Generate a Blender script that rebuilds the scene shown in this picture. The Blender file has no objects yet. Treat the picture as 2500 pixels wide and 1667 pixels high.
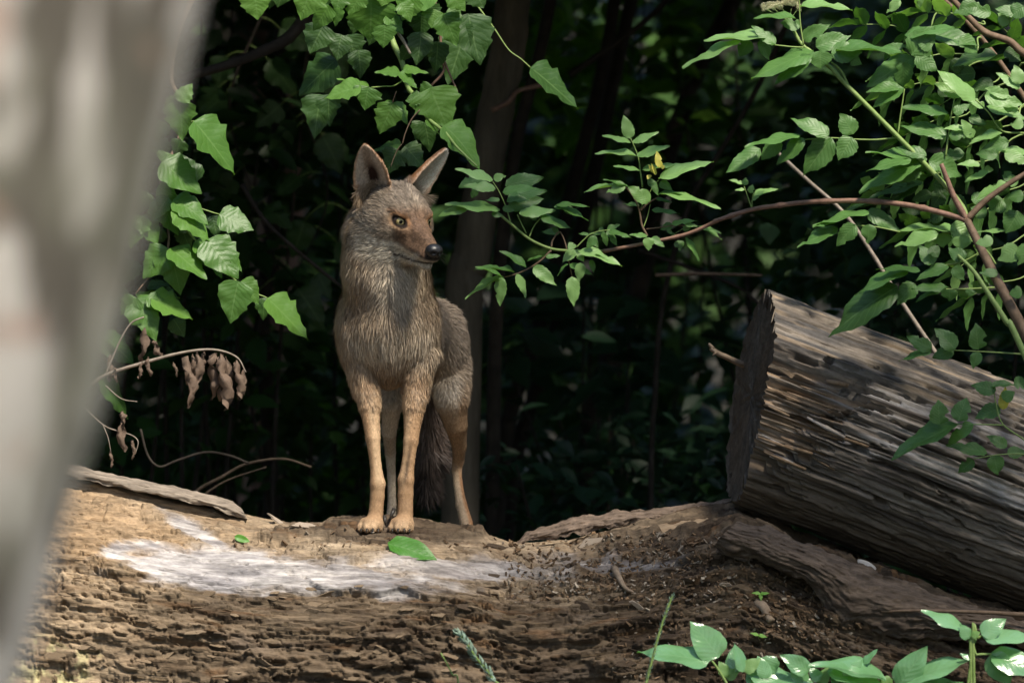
import bpy, math, random
import numpy as np
from mathutils import Vector, Matrix
from mathutils.bvhtree import BVHTree

# ------------------------------------------------------------------ camera, world, sun, exposure
D = 14.0            # metres from the camera to the coyote
ZC = 1.30           # camera height
scene = bpy.context.scene
col = scene.collection
cam_d = bpy.data.cameras.new('camera')
cam_d.sensor_width = 36.0
cam_d.lens = 36.0 * D / 2.5
cam_d.clip_start = 0.1
cam_d.clip_end = 900.0
cam_d.dof.use_dof = True
cam_d.dof.focus_distance = 14.0
cam_d.dof.aperture_fstop = 4.0
cam = bpy.data.objects.new('camera', cam_d)
col.objects.link(cam)
cam.location = (0, -D, ZC)
cam.rotation_euler = (math.radians(90), 0, 0)
scene.camera = cam

SUN_DIR = Vector((0.34, -0.50, 0.80)).normalized()     # towards the sun: high, behind the camera
world = bpy.data.worlds.new('World')
scene.world = world
world.use_nodes = True
wn = world.node_tree
wn.nodes.clear()
sky = wn.nodes.new('ShaderNodeTexSky')
sky.sky_type = 'NISHITA'
sky.sun_disc = False
sky.sun_elevation = math.asin(SUN_DIR.z)
sky.sun_rotation = math.atan2(SUN_DIR.x, SUN_DIR.y)
bg = wn.nodes.new('ShaderNodeBackground')
bg.inputs['Strength'].default_value = 0.085
wo = wn.nodes.new('ShaderNodeOutputWorld')
wn.links.new(sky.outputs[0], bg.inputs[0])
wn.links.new(bg.outputs[0], wo.inputs[0])
sun_d = bpy.data.lights.new('sun', 'SUN')
sun_d.energy = 2.3
sun_d.angle = math.radians(8.0)
sun_d.color = (1.0, 0.91, 0.77)
sun = bpy.data.objects.new('sun', sun_d)
col.objects.link(sun)
sun.rotation_euler = (-SUN_DIR).to_track_quat('-Z', 'Y').to_euler()
sun.location = (0, -6, 12)
vs = scene.view_settings
vs.view_transform = 'Standard'
vs.look = 'None'
vs.gamma = 1.0
vs.exposure = 1.6
vs.use_curve_mapping = False
scene.cycles.use_denoising = True
scene.cycles.max_bounces = 4
scene.cycles.diffuse_bounces = 2
scene.cycles.transmission_bounces = 4
scene.cycles.transparent_max_bounces = 4

# ------------------------------------------------------------------ helpers
RNG = np.random.default_rng(7)
random.seed(11)

def pt(px, py, Y=0.0):
    """a pixel of the 2500 px wide photograph, at depth Y, as a world point (1 px = 1 mm at Y = 0)"""
    k = (D + Y) / D
    return Vector(((px - 1250.0) / 1000.0 * k, Y, ZC + (833.5 - py) / 1000.0 * k))

_tab = {}
def _grad(seed):
    if seed not in _tab:
        r = np.random.default_rng(seed + 1000)
        g = r.normal(size=(256, 3)); g /= np.linalg.norm(g, axis=1)[:, None]
        _tab[seed] = (r.permutation(256), g)
    return _tab[seed]
def pnoise(x, y, z, seed=0):
    """gradient noise, about -1..1, on arrays"""
    perm, g = _grad(seed)
    x, y, z = np.broadcast_arrays(np.asarray(x, float), np.asarray(y, float), np.asarray(z, float))
    xi = np.floor(x).astype(np.int64); yi = np.floor(y).astype(np.int64); zi = np.floor(z).astype(np.int64)
    xf = x - xi; yf = y - yi; zf = z - zi
    u = xf**3 * (xf * (xf * 6 - 15) + 10); v = yf**3 * (yf * (yf * 6 - 15) + 10); w = zf**3 * (zf * (zf * 6 - 15) + 10)
    def c(a, b, d):
        h = perm[(perm[(perm[(xi + a) & 255] + yi + b) & 255] + zi + d) & 255]
        G = g[h]
        return G[..., 0] * (xf - a) + G[..., 1] * (yf - b) + G[..., 2] * (zf - d)
    x00 = c(0,0,0) * (1-u) + c(1,0,0) * u; x10 = c(0,1,0) * (1-u) + c(1,1,0) * u
    x01 = c(0,0,1) * (1-u) + c(1,0,1) * u; x11 = c(0,1,1) * (1-u) + c(1,1,1) * u
    return ((x00 * (1-v) + x10 * v) * (1-w) + (x01 * (1-v) + x11 * v) * w) * 1.6
def fbm(x, y, z, octv=4, seed=0, gain=0.5):
    s = 0; a = 1.0; f = 1.0; t = 0
    for o in range(octv):
        s = s + a * pnoise(x * f, y * f, z * f, seed + o); t += a; a *= gain; f *= 2.03
    return s / t
def sstep(a, b, x):
    t = np.clip((x - a) / (b - a), 0, 1)
    return t * t * (3 - 2 * t)
def mixc(a, b, m):
    return a * (1 - m[:, None]) + np.asarray(b, float)[None, :] * m[:, None]

def new_mesh(name, verts, faces, smooth=True, colors=None, uvs=None):
    """verts (N,3); faces: (M,4) / (M,3) array or list of lists"""
    me = bpy.data.meshes.new(name)
    verts = np.asarray(verts, np.float32)
    if isinstance(faces, np.ndarray):
        n = faces.shape[1]
        me.vertices.add(len(verts)); me.vertices.foreach_set('co', verts.ravel())
        me.loops.add(faces.size); me.loops.foreach_set('vertex_index', faces.ravel().astype(np.int32))
        me.polygons.add(len(faces)); me.polygons.foreach_set('loop_start', np.arange(0, faces.size, n, dtype=np.int32))
        me.update(calc_edges=True)
    else:
        me.from_pydata([tuple(v) for v in verts.tolist()], [], faces)
    if smooth:
        me.polygons.foreach_set('use_smooth', np.ones(len(me.polygons), bool))
    if colors is not None:
        at = me.color_attributes.new('Col', 'FLOAT_COLOR', 'POINT')
        c = np.ones((len(verts), 4), np.float32); c[:, :3] = colors
        at.data.foreach_set('color', c.ravel())
    if uvs is not None:
        uv = me.uv_layers.new(name='UVMap')
        li = np.zeros(len(me.loops), np.int32); me.loops.foreach_get('vertex_index', li)
        uv.data.foreach_set('uv', np.asarray(uvs, np.float32)[li].ravel())
    return me

def tag(o, label=None, cat=None, group=None, kind=None):
    if label: o['label'] = label
    if cat: o['category'] = cat
    if group: o['group'] = group
    if kind: o['kind'] = kind
    return o
def empty(name, loc, label=None, cat=None, group=None):
    o = bpy.data.objects.new(name, None)
    o.empty_display_size = 0.05
    col.objects.link(o); o.location = loc
    return tag(o, label, cat, group)
ROOT_LOC = {}
def wobj(name, me, mat, parent=None):
    """a mesh given in world coordinates; a child of an Empty keeps its world place"""
    o = bpy.data.objects.new(name, me)
    col.objects.link(o)
    if mat and not me.materials: me.materials.append(mat)
    if parent is not None:
        o.parent = parent
        if parent.type == 'EMPTY': o.location = -parent.location
    return o

def tube_arrays(points, radii, sides=7, wob=0.0, seed=0):
    P = np.asarray([tuple(p) for p in points], float); n = len(P)
    R = np.broadcast_to(np.asarray(radii, float), (n,)).copy()
    T = np.gradient(P, axis=0); T /= np.linalg.norm(T, axis=1)[:, None] + 1e-12
    ref = np.array([0, 1.0, 0]); 
    if abs(T[:, 1]).mean() > 0.85: ref = np.array([1.0, 0, 0])
    A = np.cross(T, ref); A /= np.linalg.norm(A, axis=1)[:, None] + 1e-12
    B = np.cross(T, A)
    th = np.linspace(0, 2*np.pi, sides, endpoint=False)
    rr = R[:, None] * np.ones(sides)[None, :]
    if wob:
        rr = rr * (1 + wob * pnoise(np.arange(n)[:, None] * 0.7, np.cos(th)[None] * 1.3, np.sin(th)[None] * 1.3 + seed, 3))
    V = P[:, None] + rr[..., None] * (np.cos(th)[None, :, None] * A[:, None] + np.sin(th)[None, :, None] * B[:, None])
    V = V.reshape(-1, 3)
    i = np.arange(n - 1)[:, None] * sides; j = np.arange(sides)[None, :]; j2 = (j + 1) % sides
    F = np.stack([i + j, i + j2, i + sides + j2, i + sides + j], -1).reshape(-1, 4)
    V = np.vstack([V, P[:1], P[-1:]])
    c0 = len(V) - 2; c1 = len(V) - 1
    caps = [[c0, (k + 1) % sides, k, k] for k in range(sides)] + [[c1, (n-1)*sides + k, (n-1)*sides + (k+1) % sides, (n-1)*sides + (k+1) % sides] for k in range(sides)]
    return V, F, caps
def tube_mesh(name, points, radii, sides=7, wob=0.0, seed=0):
    V, F, caps = tube_arrays(points, radii, sides, wob, seed)
    faces = F.tolist() + [c[:3] for c in caps]
    return new_mesh(name, V, faces)
def smooth_path(pts, n=6):
    """Catmull-Rom through the points"""
    P = [Vector(p) for p in pts]
    if len(P) < 3: 
        return [P[0].lerp(P[-1], i / n) for i in range(n + 1)]
    Q = [P[0] * 2 - P[1]] + P + [P[-1] * 2 - P[-2]]
    out = []
    for i in range(1, len(Q) - 2):
        a, b, c, d = Q[i-1], Q[i], Q[i+1], Q[i+2]
        for k in range(n):
            t = k / n
            out.append(0.5 * ((2*b) + (c - a)*t + (2*a - 5*b + 4*c - d)*t*t + (3*b - a - 3*c + d)*t**3))
    out.append(P[-1])
    return out

# ------------------------------------------------------------------ materials
def base_mat(name):
    m = bpy.data.materials.new(name); m.use_nodes = True
    nt = m.node_tree
    return m, nt, nt.nodes['Principled BSDF'], nt.nodes['Material Output']
def nd(nt, typ, **kw):
    n = nt.nodes.new(typ)
    for k, v in kw.items():
        if k.startswith('i_'): n.inputs[k[2:]].default_value = v
        else: setattr(n, k, v)
    return n
def mapping(nt, scale, coord='Object'):
    tc = nd(nt, 'ShaderNodeTexCoord'); mp = nd(nt, 'ShaderNodeMapping')
    mp.inputs['Scale'].default_value = scale
    nt.links.new(tc.outputs[coord], mp.inputs['Vector'])
    return mp.outputs[0]
def noise_node(nt, vec, scale, detail=6, rough=0.6):
    n = nd(nt, 'ShaderNodeTexNoise'); n.inputs['Scale'].default_value = scale
    n.inputs['Detail'].default_value = detail; n.inputs['Roughness'].default_value = rough
    nt.links.new(vec, n.inputs['Vector'])
    return n.outputs['Fac']
def maprange(nt, v, a, b, c, d):
    n = nd(nt, 'ShaderNodeMapRange'); n.inputs[1].default_value = a; n.inputs[2].default_value = b
    n.inputs[3].default_value = c; n.inputs[4].default_value = d
    nt.links.new(v, n.inputs[0]); return n.outputs[0]
def mathn(nt, op, a, b=None):
    n = nd(nt, 'ShaderNodeMath', operation=op)
    for i, q in enumerate((a, b)):
        if q is None: continue
        if isinstance(q, (int, float)): n.inputs[i].default_value = q
        else: nt.links.new(q, n.inputs[i])
    return n.outputs[0]
def mixcol(nt, fac, a, b, blend='MIX'):
    n = nd(nt, 'ShaderNodeMix', data_type='RGBA', blend_type=blend)
    for sock, q in ((n.inputs[0], fac), (n.inputs[6], a), (n.inputs[7], b)):
        if isinstance(q, (int, float)): sock.default_value = q
        elif isinstance(q, tuple): sock.default_value = (*q, 1.0)
        else: nt.links.new(q, sock)
    return n.outputs[2]
def bump(nt, bsdf, h, strength=0.5, dist=0.01):
    b = nd(nt, 'ShaderNodeBump'); b.inputs['Strength'].default_value = strength; b.inputs['Distance'].default_value = dist
    nt.links.new(h, b.inputs['Height']); nt.links.new(b.outputs[0], bsdf.inputs['Normal'])

def wood_mat(name, grain, attr=True, color=(0.3, 0.22, 0.14), rough=0.85, lo=0.55, hi=1.35, bs=0.6, bd=0.006):
    """old wood: painted-by-place colour times fine streaks along the grain (grain = scale vector)"""
    m, nt, b, out = base_mat(name)
    v = mapping(nt, grain)
    n1 = noise_node(nt, v, 1.0, 8, 0.65)
    v2 = mapping(nt, (40, 90, 90)); n2 = noise_node(nt, v2, 1.0, 5, 0.7)
    k = mathn(nt, 'MULTIPLY', maprange(nt, n1, 0.3, 0.7, lo, hi), maprange(nt, n2, 0.3, 0.7, 0.75, 1.25))
    if attr:
        a = nd(nt, 'ShaderNodeVertexColor', layer_name='Col'); src = a.outputs[0]
    else: src = color
    c = mixcol(nt, 1.0, src, mixcol(nt, 1.0, (1, 1, 1), k, 'MULTIPLY'), 'MULTIPLY')
    nt.links.new(c, b.inputs['Base Color'])
    b.inputs['Roughness'].default_value = rough
    b.inputs['Specular IOR Level'].default_value = 0.25
    h = mathn(nt, 'ADD', mathn(nt, 'MULTIPLY', n1, 0.7), mathn(nt, 'MULTIPLY', n2, 0.3))
    bump(nt, b, h, bs, bd)
    return m

def leaf_mat(name, c1, c2, rough=0.45, transl=0.35, vein=(0.25, 0.4, 0.15), veins=True, spec=0.5, vb=0.25):
    m, nt, b, out = base_mat(name)
    oi = nd(nt, 'ShaderNodeObjectInfo')
    v = mapping(nt, (35, 35, 35)); n = noise_node(nt, v, 1.0, 3, 0.5)
    f = mathn(nt, 'ADD', mathn(nt, 'MULTIPLY', oi.outputs['Random'], 0.7), mathn(nt, 'MULTIPLY', n, 0.4))
    c = mixcol(nt, f, c1, c2)
    if veins:
        uv = nd(nt, 'ShaderNodeUVMap', uv_map='UVMap')
        sx = nd(nt, 'ShaderNodeSeparateXYZ'); nt.links.new(uv.outputs[0], sx.inputs[0])
        ax = mathn(nt, 'ABSOLUTE', sx.outputs[0])
        mid = maprange(nt, ax, 0.015, 0.06, 1.0, 0.0)
        s = mathn(nt, 'SUBTRACT', mathn(nt, 'MULTIPLY', sx.outputs[1], 8.0), mathn(nt, 'MULTIPLY', ax, 2.6))
        fr = mathn(nt, 'ABSOLUTE', mathn(nt, 'SUBTRACT', mathn(nt, 'FRACT', s), 0.5))
        side = maprange(nt, fr, 0.02, 0.09, 0.55, 0.0)
        vv = mathn(nt, 'MAXIMUM', mid, side)
        c = mixcol(nt, mathn(nt, 'MULTIPLY', vv, 0.26), c, vein)
        bump(nt, b, mathn(nt, 'ADD', mathn(nt, 'MULTIPLY', maprange(nt, fr, 0.0, 0.5, 0.0, 1.0), 0.6), mathn(nt, 'MULTIPLY', n, 0.6)), vb, 0.003)
    nt.links.new(c, b.inputs['Base Color'])
    b.inputs['Roughness'].default_value = rough
    b.inputs['Specular IOR Level'].default_value = spec
    if transl:
        t = nd(nt, 'ShaderNodeBsdfTranslucent')
        tc = mixcol(nt, 1.0, c, (1.3, 1.5, 0.5), 'MULTIPLY'); nt.links.new(tc, t.inputs[0])
        mx = nd(nt, 'ShaderNodeMixShader'); mx.inputs[0].default_value = transl
        nt.links.new(b.outputs[0], mx.inputs[1]); nt.links.new(t.outputs[0], mx.inputs[2])
        nt.links.new(mx.outputs[0], out.inputs['Surface'])
    return m

def plain_mat(name, c1, c2, scale=30, rough=0.8, bs=0.4, bd=0.004, stretch=(1, 1, 1), spec=0.3):
    m, nt, b, out = base_mat(name)
    v = mapping(nt, tuple(scale * s for s in stretch)); n = noise_node(nt, v, 1.0, 6, 0.65)
    nt.links.new(mixcol(nt, maprange(nt, n, 0.3, 0.7, 0, 1), c1, c2), b.inputs['Base Color'])
    b.inputs['Roughness'].default_value = rough
    b.inputs['Specular IOR Level'].default_value = spec
    bump(nt, b, n, bs, bd)
    return m

M = {}
M['log'] = wood_mat('weathered_rotten_wood', (8, 60, 60), bs=1.0, bd=0.010, lo=0.42, hi=1.45)
M['lean'] = wood_mat('weathered_grey_wood', (7, 34, 34), bs=0.8, bd=0.006, lo=0.5, hi=1.4)
M['bark'] = plain_mat('old_bark', (0.09, 0.062, 0.042), (0.27, 0.20, 0.145), 14, 0.9, 0.9, 0.01, (1, 5, 5))
M['flake'] = plain_mat('flaking_bark', (0.20, 0.14, 0.085), (0.40, 0.30, 0.20), 22, 0.9, 0.8, 0.006, (1, 3, 3))
M['flake_dark'] = plain_mat('dark_flaking_bark', (0.05, 0.035, 0.024), (0.17, 0.12, 0.08), 22, 0.9, 0.8, 0.006, (1, 3, 3))
M['chip_pale'] = plain_mat('pale_wood_chip', (0.24, 0.19, 0.14), (0.42, 0.35, 0.28), 40, 0.85, 0.5, 0.003)
M['soil'] = plain_mat('forest_soil', (0.013, 0.012, 0.008), (0.035, 0.03, 0.018), 6, 0.95, 0.8, 0.02)
def near_bark():
    m, nt, b, out = base_mat('pale_grey_bark')
    v = mapping(nt, (1, 1, 0.45)); n1 = noise_node(nt, v, 15, 2, 0.5); n2 = noise_node(nt, v, 8, 2, 0.5); n3 = noise_node(nt, mapping(nt, (1, 1, 0.8)), 17, 2, 0.5)
    c = mixcol(nt, maprange(nt, n1, 0.46, 0.54, 0, 1), (0.10, 0.088, 0.068), (0.50, 0.465, 0.415))
    c = mixcol(nt, maprange(nt, n2, 0.45, 0.62, 0, 0.55), c, (0.24, 0.24, 0.17))
    c = mixcol(nt, maprange(nt, n3, 0.62, 0.70, 0, 0.7), c, (0.36, 0.22, 0.16))
    nt.links.new(c, b.inputs['Base Color']); b.inputs['Roughness'].default_value = 0.9
    bump(nt, b, n1, 0.5, 0.012)
    return m
M['trunk_near'] = near_bark()
M['trunk_bg'] = plain_mat('grey_brown_bark', (0.06, 0.05, 0.034), (0.15, 0.125, 0.09), 9, 0.9, 0.6, 0.01, (2, 2, 0.5))
M['trunk_red'] = plain_mat('reddish_bark', (0.16, 0.085, 0.06), (0.36, 0.23, 0.18), 9, 0.9, 0.6, 0.01, (2, 2, 0.5))
M['stem_dark'] = plain_mat('dark_sapling_bark', (0.016, 0.013, 0.010), (0.05, 0.041, 0.033), 20, 0.9, 0.5, 0.005)
M['stem_red'] = plain_mat('reddish_brown_twig', (0.15, 0.085, 0.06), (0.30, 0.18, 0.13), 60, 0.6, 0.4, 0.002)
M['stem_brown'] = plain_mat('brown_twig', (0.10, 0.065, 0.04), (0.22, 0.15, 0.10), 50, 0.7, 0.4, 0.002)
M['stem_green'] = plain_mat('green_stem', (0.16, 0.25, 0.06), (0.26, 0.36, 0.12), 50, 0.5, 0.2, 0.001)
M['twig_grey'] = plain_mat('grey_dead_twig', (0.16, 0.13, 0.10), (0.34, 0.29, 0.24), 60, 0.85, 0.5, 0.002)
M['withered'] = plain_mat('withered_leaf', (0.075, 0.052, 0.038), (0.24, 0.17, 0.125), 70, 0.8, 0.7, 0.003)
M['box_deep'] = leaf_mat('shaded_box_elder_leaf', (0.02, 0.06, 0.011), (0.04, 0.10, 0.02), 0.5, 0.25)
M['elder'] = leaf_mat('elder_leaf', (0.055, 0.14, 0.028), (0.11, 0.24, 0.06), 0.42, 0.3)
M['elder_pale'] = leaf_mat('pale_sunlit_elder_leaf', (0.15, 0.30, 0.075), (0.25, 0.43, 0.15), 0.4, 0.3)  # pale elder leaf, its colour raised to carry sunlit highlights
M['elder_dark'] = leaf_mat('dark_elder_leaf', (0.03, 0.085, 0.016), (0.055, 0.13, 0.028), 0.45, 0.3)  # darker copy of the elder leaf
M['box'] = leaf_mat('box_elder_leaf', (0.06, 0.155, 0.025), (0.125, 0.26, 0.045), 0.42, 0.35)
M['box_dark'] = leaf_mat('dark_box_elder_leaf', (0.025, 0.07, 0.014), (0.05, 0.12, 0.025), 0.45, 0.3)  # darker copy of the box elder leaf
M['weed'] = leaf_mat('weed_leaf', (0.13, 0.32, 0.12), (0.24, 0.47, 0.22), 0.20, 0.25, spec=1.0, vein=(0.3, 0.5, 0.25), vb=0.22)
_w = M['weed'].node_tree.nodes['Principled BSDF']; _w.inputs['Coat Weight'].default_value = 0.6; _w.inputs['Coat Roughness'].default_value = 0.22
M['yellow'] = leaf_mat('yellowed_leaf', (0.5, 0.45, 0.06), (0.6, 0.55, 0.10), 0.5, 0.3)
M['fresh'] = leaf_mat('fresh_fallen_leaf', (0.06, 0.20, 0.02), (0.09, 0.27, 0.03), 0.4, 0.2)
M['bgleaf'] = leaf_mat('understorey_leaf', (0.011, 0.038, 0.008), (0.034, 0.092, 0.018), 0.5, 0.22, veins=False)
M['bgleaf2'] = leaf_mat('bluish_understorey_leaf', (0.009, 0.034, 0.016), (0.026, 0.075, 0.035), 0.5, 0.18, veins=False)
M['bgleaf_sunlit'] = leaf_mat('sunlit_understorey_leaf', (0.05, 0.17, 0.015), (0.15, 0.30, 0.03), 0.5, 0.35, veins=False)  # understorey leaf with sunlight put into a brighter colour
M['canopy'] = leaf_mat('canopy_leaf', (0.03, 0.08, 0.015), (0.06, 0.13, 0.03), 0.5, 0.0, veins=False)
M['flower'] = plain_mat('cream_flower', (0.75, 0.7, 0.42), (0.85, 0.82, 0.62), 80, 0.7)
M['fungus'] = plain_mat('white_fungus', (0.5, 0.47, 0.43), (0.75, 0.72, 0.68), 40, 0.7)
# ------------------------------------------------------------------ ground: one sheet out to the horizon
def make_ground():
    n = 120
    g = np.linspace(-1, 1, n); g = np.sign(g) * np.abs(g)**2.6 * 420
    X, Y = np.meshgrid(g, g, indexing='ij')
    Z = 0.05 * fbm(X * 0.5, Y * 0.5, 0 * X, 4, 5) * np.exp(-(X**2 + Y**2) / 4000) - 0.03 + 14 * sstep(15, 60, Y)
    V = np.stack([X, Y, Z], -1).reshape(-1, 3)
    i = np.arange(n - 1)[:, None] * n; j = np.arange(n - 1)[None, :]
    F = np.stack([i + j, i + n + j, i + n + j + 1, i + j + 1], -1).reshape(-1, 4)
    tag(wobj('ground', new_mesh('ground', V, F), M['soil']), 'dark forest floor under the logs', None, None, 'structure')
make_ground()

# ------------------------------------------------------------------ the fallen log the coyote stands on
CREST_PX = np.array([[-900,1010],[-200,1120],[0,1160],[150,1190],[300,1214],[420,1236],[600,1262],[720,1279],[860,1284],[1010,1282],[1100,1291],[1180,1306],[1240,1322],[1300,1326],
                     [1400,1312],[1500,1296],[1600,1275],[1700,1255],[1790,1236],[1860,1262],[1950,1312],[2100,1376],[2300,1452],[2500,1504],[2750,1560],[3600,1640]], float)
LYC, LA = 0.17, 0.56
def crest(x):
    k = (D + LYC) / D
    return np.interp(x, (CREST_PX[:, 0] - 1250) / 1000 * k, ZC + (833.5 - CREST_PX[:, 1]) / 1000 * k)
def log_base(x, th):
    cz = crest(x)
    b = (cz + 0.04) / 2; zc = b - 0.04
    ex = 2 / 2.9
    ct, st = np.cos(th), np.sin(th)
    Y = LYC - LA * np.sign(ct) * np.abs(ct)**ex
    Z = zc + b * np.sign(st) * np.abs(st)**ex
    ny = -np.sign(ct) * np.abs(ct)**(2 - ex) / LA; nz = np.sign(st) * np.abs(st)**(2 - ex) / b
    l = np.sqrt(ny**2 + nz**2) + 1e-9
    return Y, Z, ny / l, nz / l
def terrace(n, steps, sharp=0.82):
    q = n * steps; f = np.floor(q); r = q - f
    return (f + sstep(sharp, 1.0, r)) / steps
def blob(x, z, cx, cy, rx, rz, ang=0.0, edge=0.35, seed=0, amt=0.75):
    """soft, ragged patch on the log's face given in photo millimetres"""
    X = (cx - 1250) / 1000; Z = ZC + (833.5 - cy) / 1000
    a = math.radians(ang); dx = x - X; dz = z - Z
    u = (dx * math.cos(a) - dz * math.sin(a)) / (rx / 1000); v = (dx * math.sin(a) + dz * math.cos(a)) / (rz / 1000)
    d = np.sqrt(u*u + v*v) + amt * fbm(x * 9, z * 26, 0 * x, 4, seed)
    return 1 - sstep(1 - edge, 1 + edge * 0.4, d)

def plates(x, s, fx, fs, seed, warp=0.35):
    """ragged plates: (height of each plate with its tilt, distance to the plate's edge)"""
    u = x * fx + warp * fbm(x * fx * 1.3, s * fs * 1.3, 0 * x, 3, seed); v = s * fs + warp * fbm(x * fx * 1.3, s * fs * 1.3, 0 * x + 5, 3, seed + 4)
    r = np.random.default_rng(seed); T = r.uniform(0, 1, (64, 64, 5))
    iu = np.floor(u).astype(int); iv = np.floor(v).astype(int)
    f1 = np.full(x.shape, 9.0); f2 = np.full(x.shape, 9.0); hh = np.zeros(x.shape); tint = np.zeros(x.shape)
    for a in (-1, 0, 1):
        for c in (-1, 0, 1):
            t = T[(iu + a) & 63, (iv + c) & 63]
            du = iu + a + t[:, 0] - u; dv = iv + c + t[:, 1] - v
            d = np.sqrt(du * du + dv * dv); near = d < f1
            f2 = np.where(near, f1, np.minimum(f2, d)); hh = np.where(near, t[:, 2] - 0.5 + (t[:, 3] - 0.5) * du * 0.8 + (t[:, 4] - 0.7) * dv * 1.1, hh); tint = np.where(near, t[:, 3], tint); f1 = np.where(near, d, f1)
    return hh, f2 - f1, tint

def make_log():
    xs = np.concatenate([np.linspace(-3.2, -1.35, 24)[:-1], np.linspace(-1.35, 1.32, 1040), np.linspace(1.32, 3.0, 24)[1:]])
    th = np.radians(np.concatenate([np.linspace(205, 112, 26)[:-1], np.linspace(112, -12, 270), np.linspace(-12, -150, 26)[1:]]))
    X, T = np.meshgrid(xs, th, indexing='ij')
    sh = X.shape; x = X.ravel(); t = T.ravel()
    Y, Z, ny, nz = log_base(x, t)
    # distance from the crest along the surface, roughly
    s = (np.pi / 2 - t) * 0.45
    Pz = Z.copy()
    white = np.maximum.reduce([blob(x, Pz, 520, 1368, 260, 52, 5, 0.3, 1), blob(x, Pz, 800, 1395, 330, 40, 4, 0.4, 2) * 0.9,
                               blob(x, Pz, 1130, 1372, 260, 26, 2, 0.5, 3) * 0.75, blob(x, Pz, 490, 1290, 110, 14, 22, 0.5, 4) * 0.9, blob(x, Pz, 1490, 1345, 160, 16, 0, .5, 9) * 0.55])
    smooth = np.maximum(white, 0.6 * blob(x, Pz, 700, 1470, 420, 55, 3, 0.5, 6))
    dark_wood = np.maximum.reduce([sstep(-0.05, 0.45, x + 0.25 * fbm(x * 3, s * 6, 0 * x, 3, 21) + (s - 0.15) * 0.55),
                              blob(x, Pz, 930, 1300, 330, 26, 1, 0.5, 8), 0.9 * sstep(0.30, 0.50, s + 0.12 * fbm(x * 4, s * 5, 0 * x, 3, 23)) * sstep(-1.0, -0.7, x)])  # darker wood to the right, along a crest band and down the face
    tan = blob(x, Pz, 230, 1290, 260, 90, 12, 0.5, 11)
    lich = blob(x, Pz, 130, 1600, 130, 70, 0, 0.5, 12, 0.7)
    flaky = (1 - smooth) * (0.45 + 0.55 * sstep(0.02, 0.22, s)) 
    hollow = blob(x, Pz, 1600, 1345, 330, 55, -3, 0.6, 14)
    # relief
    d = 0.028 * fbm(x * 2.2, s * 4.5, 0 * x, 3, 31)
    h1, e1, q1 = plates(x, s, 9, 30, 300, 0.55); h2, e2, q2 = plates(x, s, 15, 85, 310, 0.45)
    n1 = fbm(x * 6, s * 22, 0 * x, 4, 33)
    pm = sstep(-0.25, 0.2, fbm(x * 2.5, s * 7, 0 * x, 3, 37)) * flaky
    pm2 = sstep(-0.15, 0.25, fbm(x * 3.5, s * 9, 0 * x + 8, 3, 38)) * flaky
    d += flaky * (0.034 * terrace(fbm(x * 3.6, s * 24, 0 * x + 2, 5, 34, 0.6), 5.0, 0.88) + 0.012 * terrace(n1, 5.0, 0.85))
    d += pm * (0.016 * h1 - 0.014 * (1 - sstep(0.0, 0.09, e1)))
    d += pm2 * (0.006 * h2 - 0.002 * (1 - sstep(0.0, 0.1, e2)))
    d += 0.0045 * fbm(x * 14, s * 110, 0 * x, 3, 41) + 0.0025 * flaky * fbm(x * 60, s * 130, 0 * x, 2, 42)
    ck = 1 - np.abs(fbm(x * 4, s * 34, 0 * x + 7, 3, 44))
    d -= 0.016 * sstep(0.965, 1.0, ck) * (0.4 + 0.6 * flaky)
    holes = sstep(0.52, 0.68, fbm(x * 13, s * 30, 0 * x + 11, 2, 50)) * sstep(0.12, 0.3, s)
    d -= 0.016 * sstep(0.3, 1, holes) * flaky
    d -= 0.03 * hollow
    d -= 0.006 * white
    # ragged step where the outer layer has broken away on the dark side
    br = sstep(0.0, 0.05, fbm(x * 2.6, s * 9, 0 * x, 4, 52) - 0.05) * dark_wood
    d += 0.022 * br
    fade = sstep(-0.05, 0.03, s)                      # keep the crest outline quiet
    d *= 0.35 + 0.65 * fade
    Yd = Y + ny * d; Zd = Z + nz * d
    # colours
    N = len(x)
    c = np.tile(np.array([0.30, 0.225, 0.148]), (N, 1))
    v = fbm(x * 5, s * 30, 0 * x + 2, 4, 60); v2 = fbm(x * 3, s * 5, 0 * x + 4, 3, 62)
    c = mixc(c, (0.20, 0.135, 0.08), sstep(-0.1, 0.5, v))
    c = mixc(c, (0.36, 0.285, 0.20), sstep(0.0, 0.5, v2) * 0.7)
    c = c * (1 + (0.45 * (q1 - 0.5) * pm + 0.5 * (q2 - 0.5) * pm2))[:, None]
    c = mixc(c, (0.33, 0.225, 0.13), tan * 0.7)
    c = mixc(c, (0.052, 0.035, 0.022), dark_wood * (0.72 + 0.28 * sstep(-0.2, 0.3, v)))
    c = mixc(c, (0.12, 0.065, 0.03), dark_wood * sstep(0.15, 0.4, fbm(x * 6, s * 34, 0 * x + 6, 3, 65)) * 0.8)
    c = mixc(c, (0.155, 0.12, 0.09), dark_wood * sstep(0.2, 0.5, fbm(x * 4, s * 18, 0 * x + 9, 4, 67)) * 0.75)
    g = sstep(-0.35, 0.3, fbm(x * 5, s * 28, 0 * x, 4, 70))
    wc = np.array([0.235, 0.225, 0.235])[None] * (1 - g[:, None]) + np.array([0.50, 0.475, 0.465])[None] * g[:, None]
    c = c * (1 - white[:, None] * 0.92) + wc * white[:, None] * 0.92
    c = mixc(c, (0.55, 0.50, 0.27), lich * sstep(0.0, 0.25, fbm(x * 28, s * 40, 0 * x, 3, 72)) * 0.85)
    V = np.stack([x, Yd, Zd], -1)
    a, b = sh
    i = np.arange(a - 1)[:, None] * b; j = np.arange(b - 1)[None, :]
    F = np.stack([i + j, i + j + 1, i + b + j + 1, i + b + j], -1).reshape(-1, 4)
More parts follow.
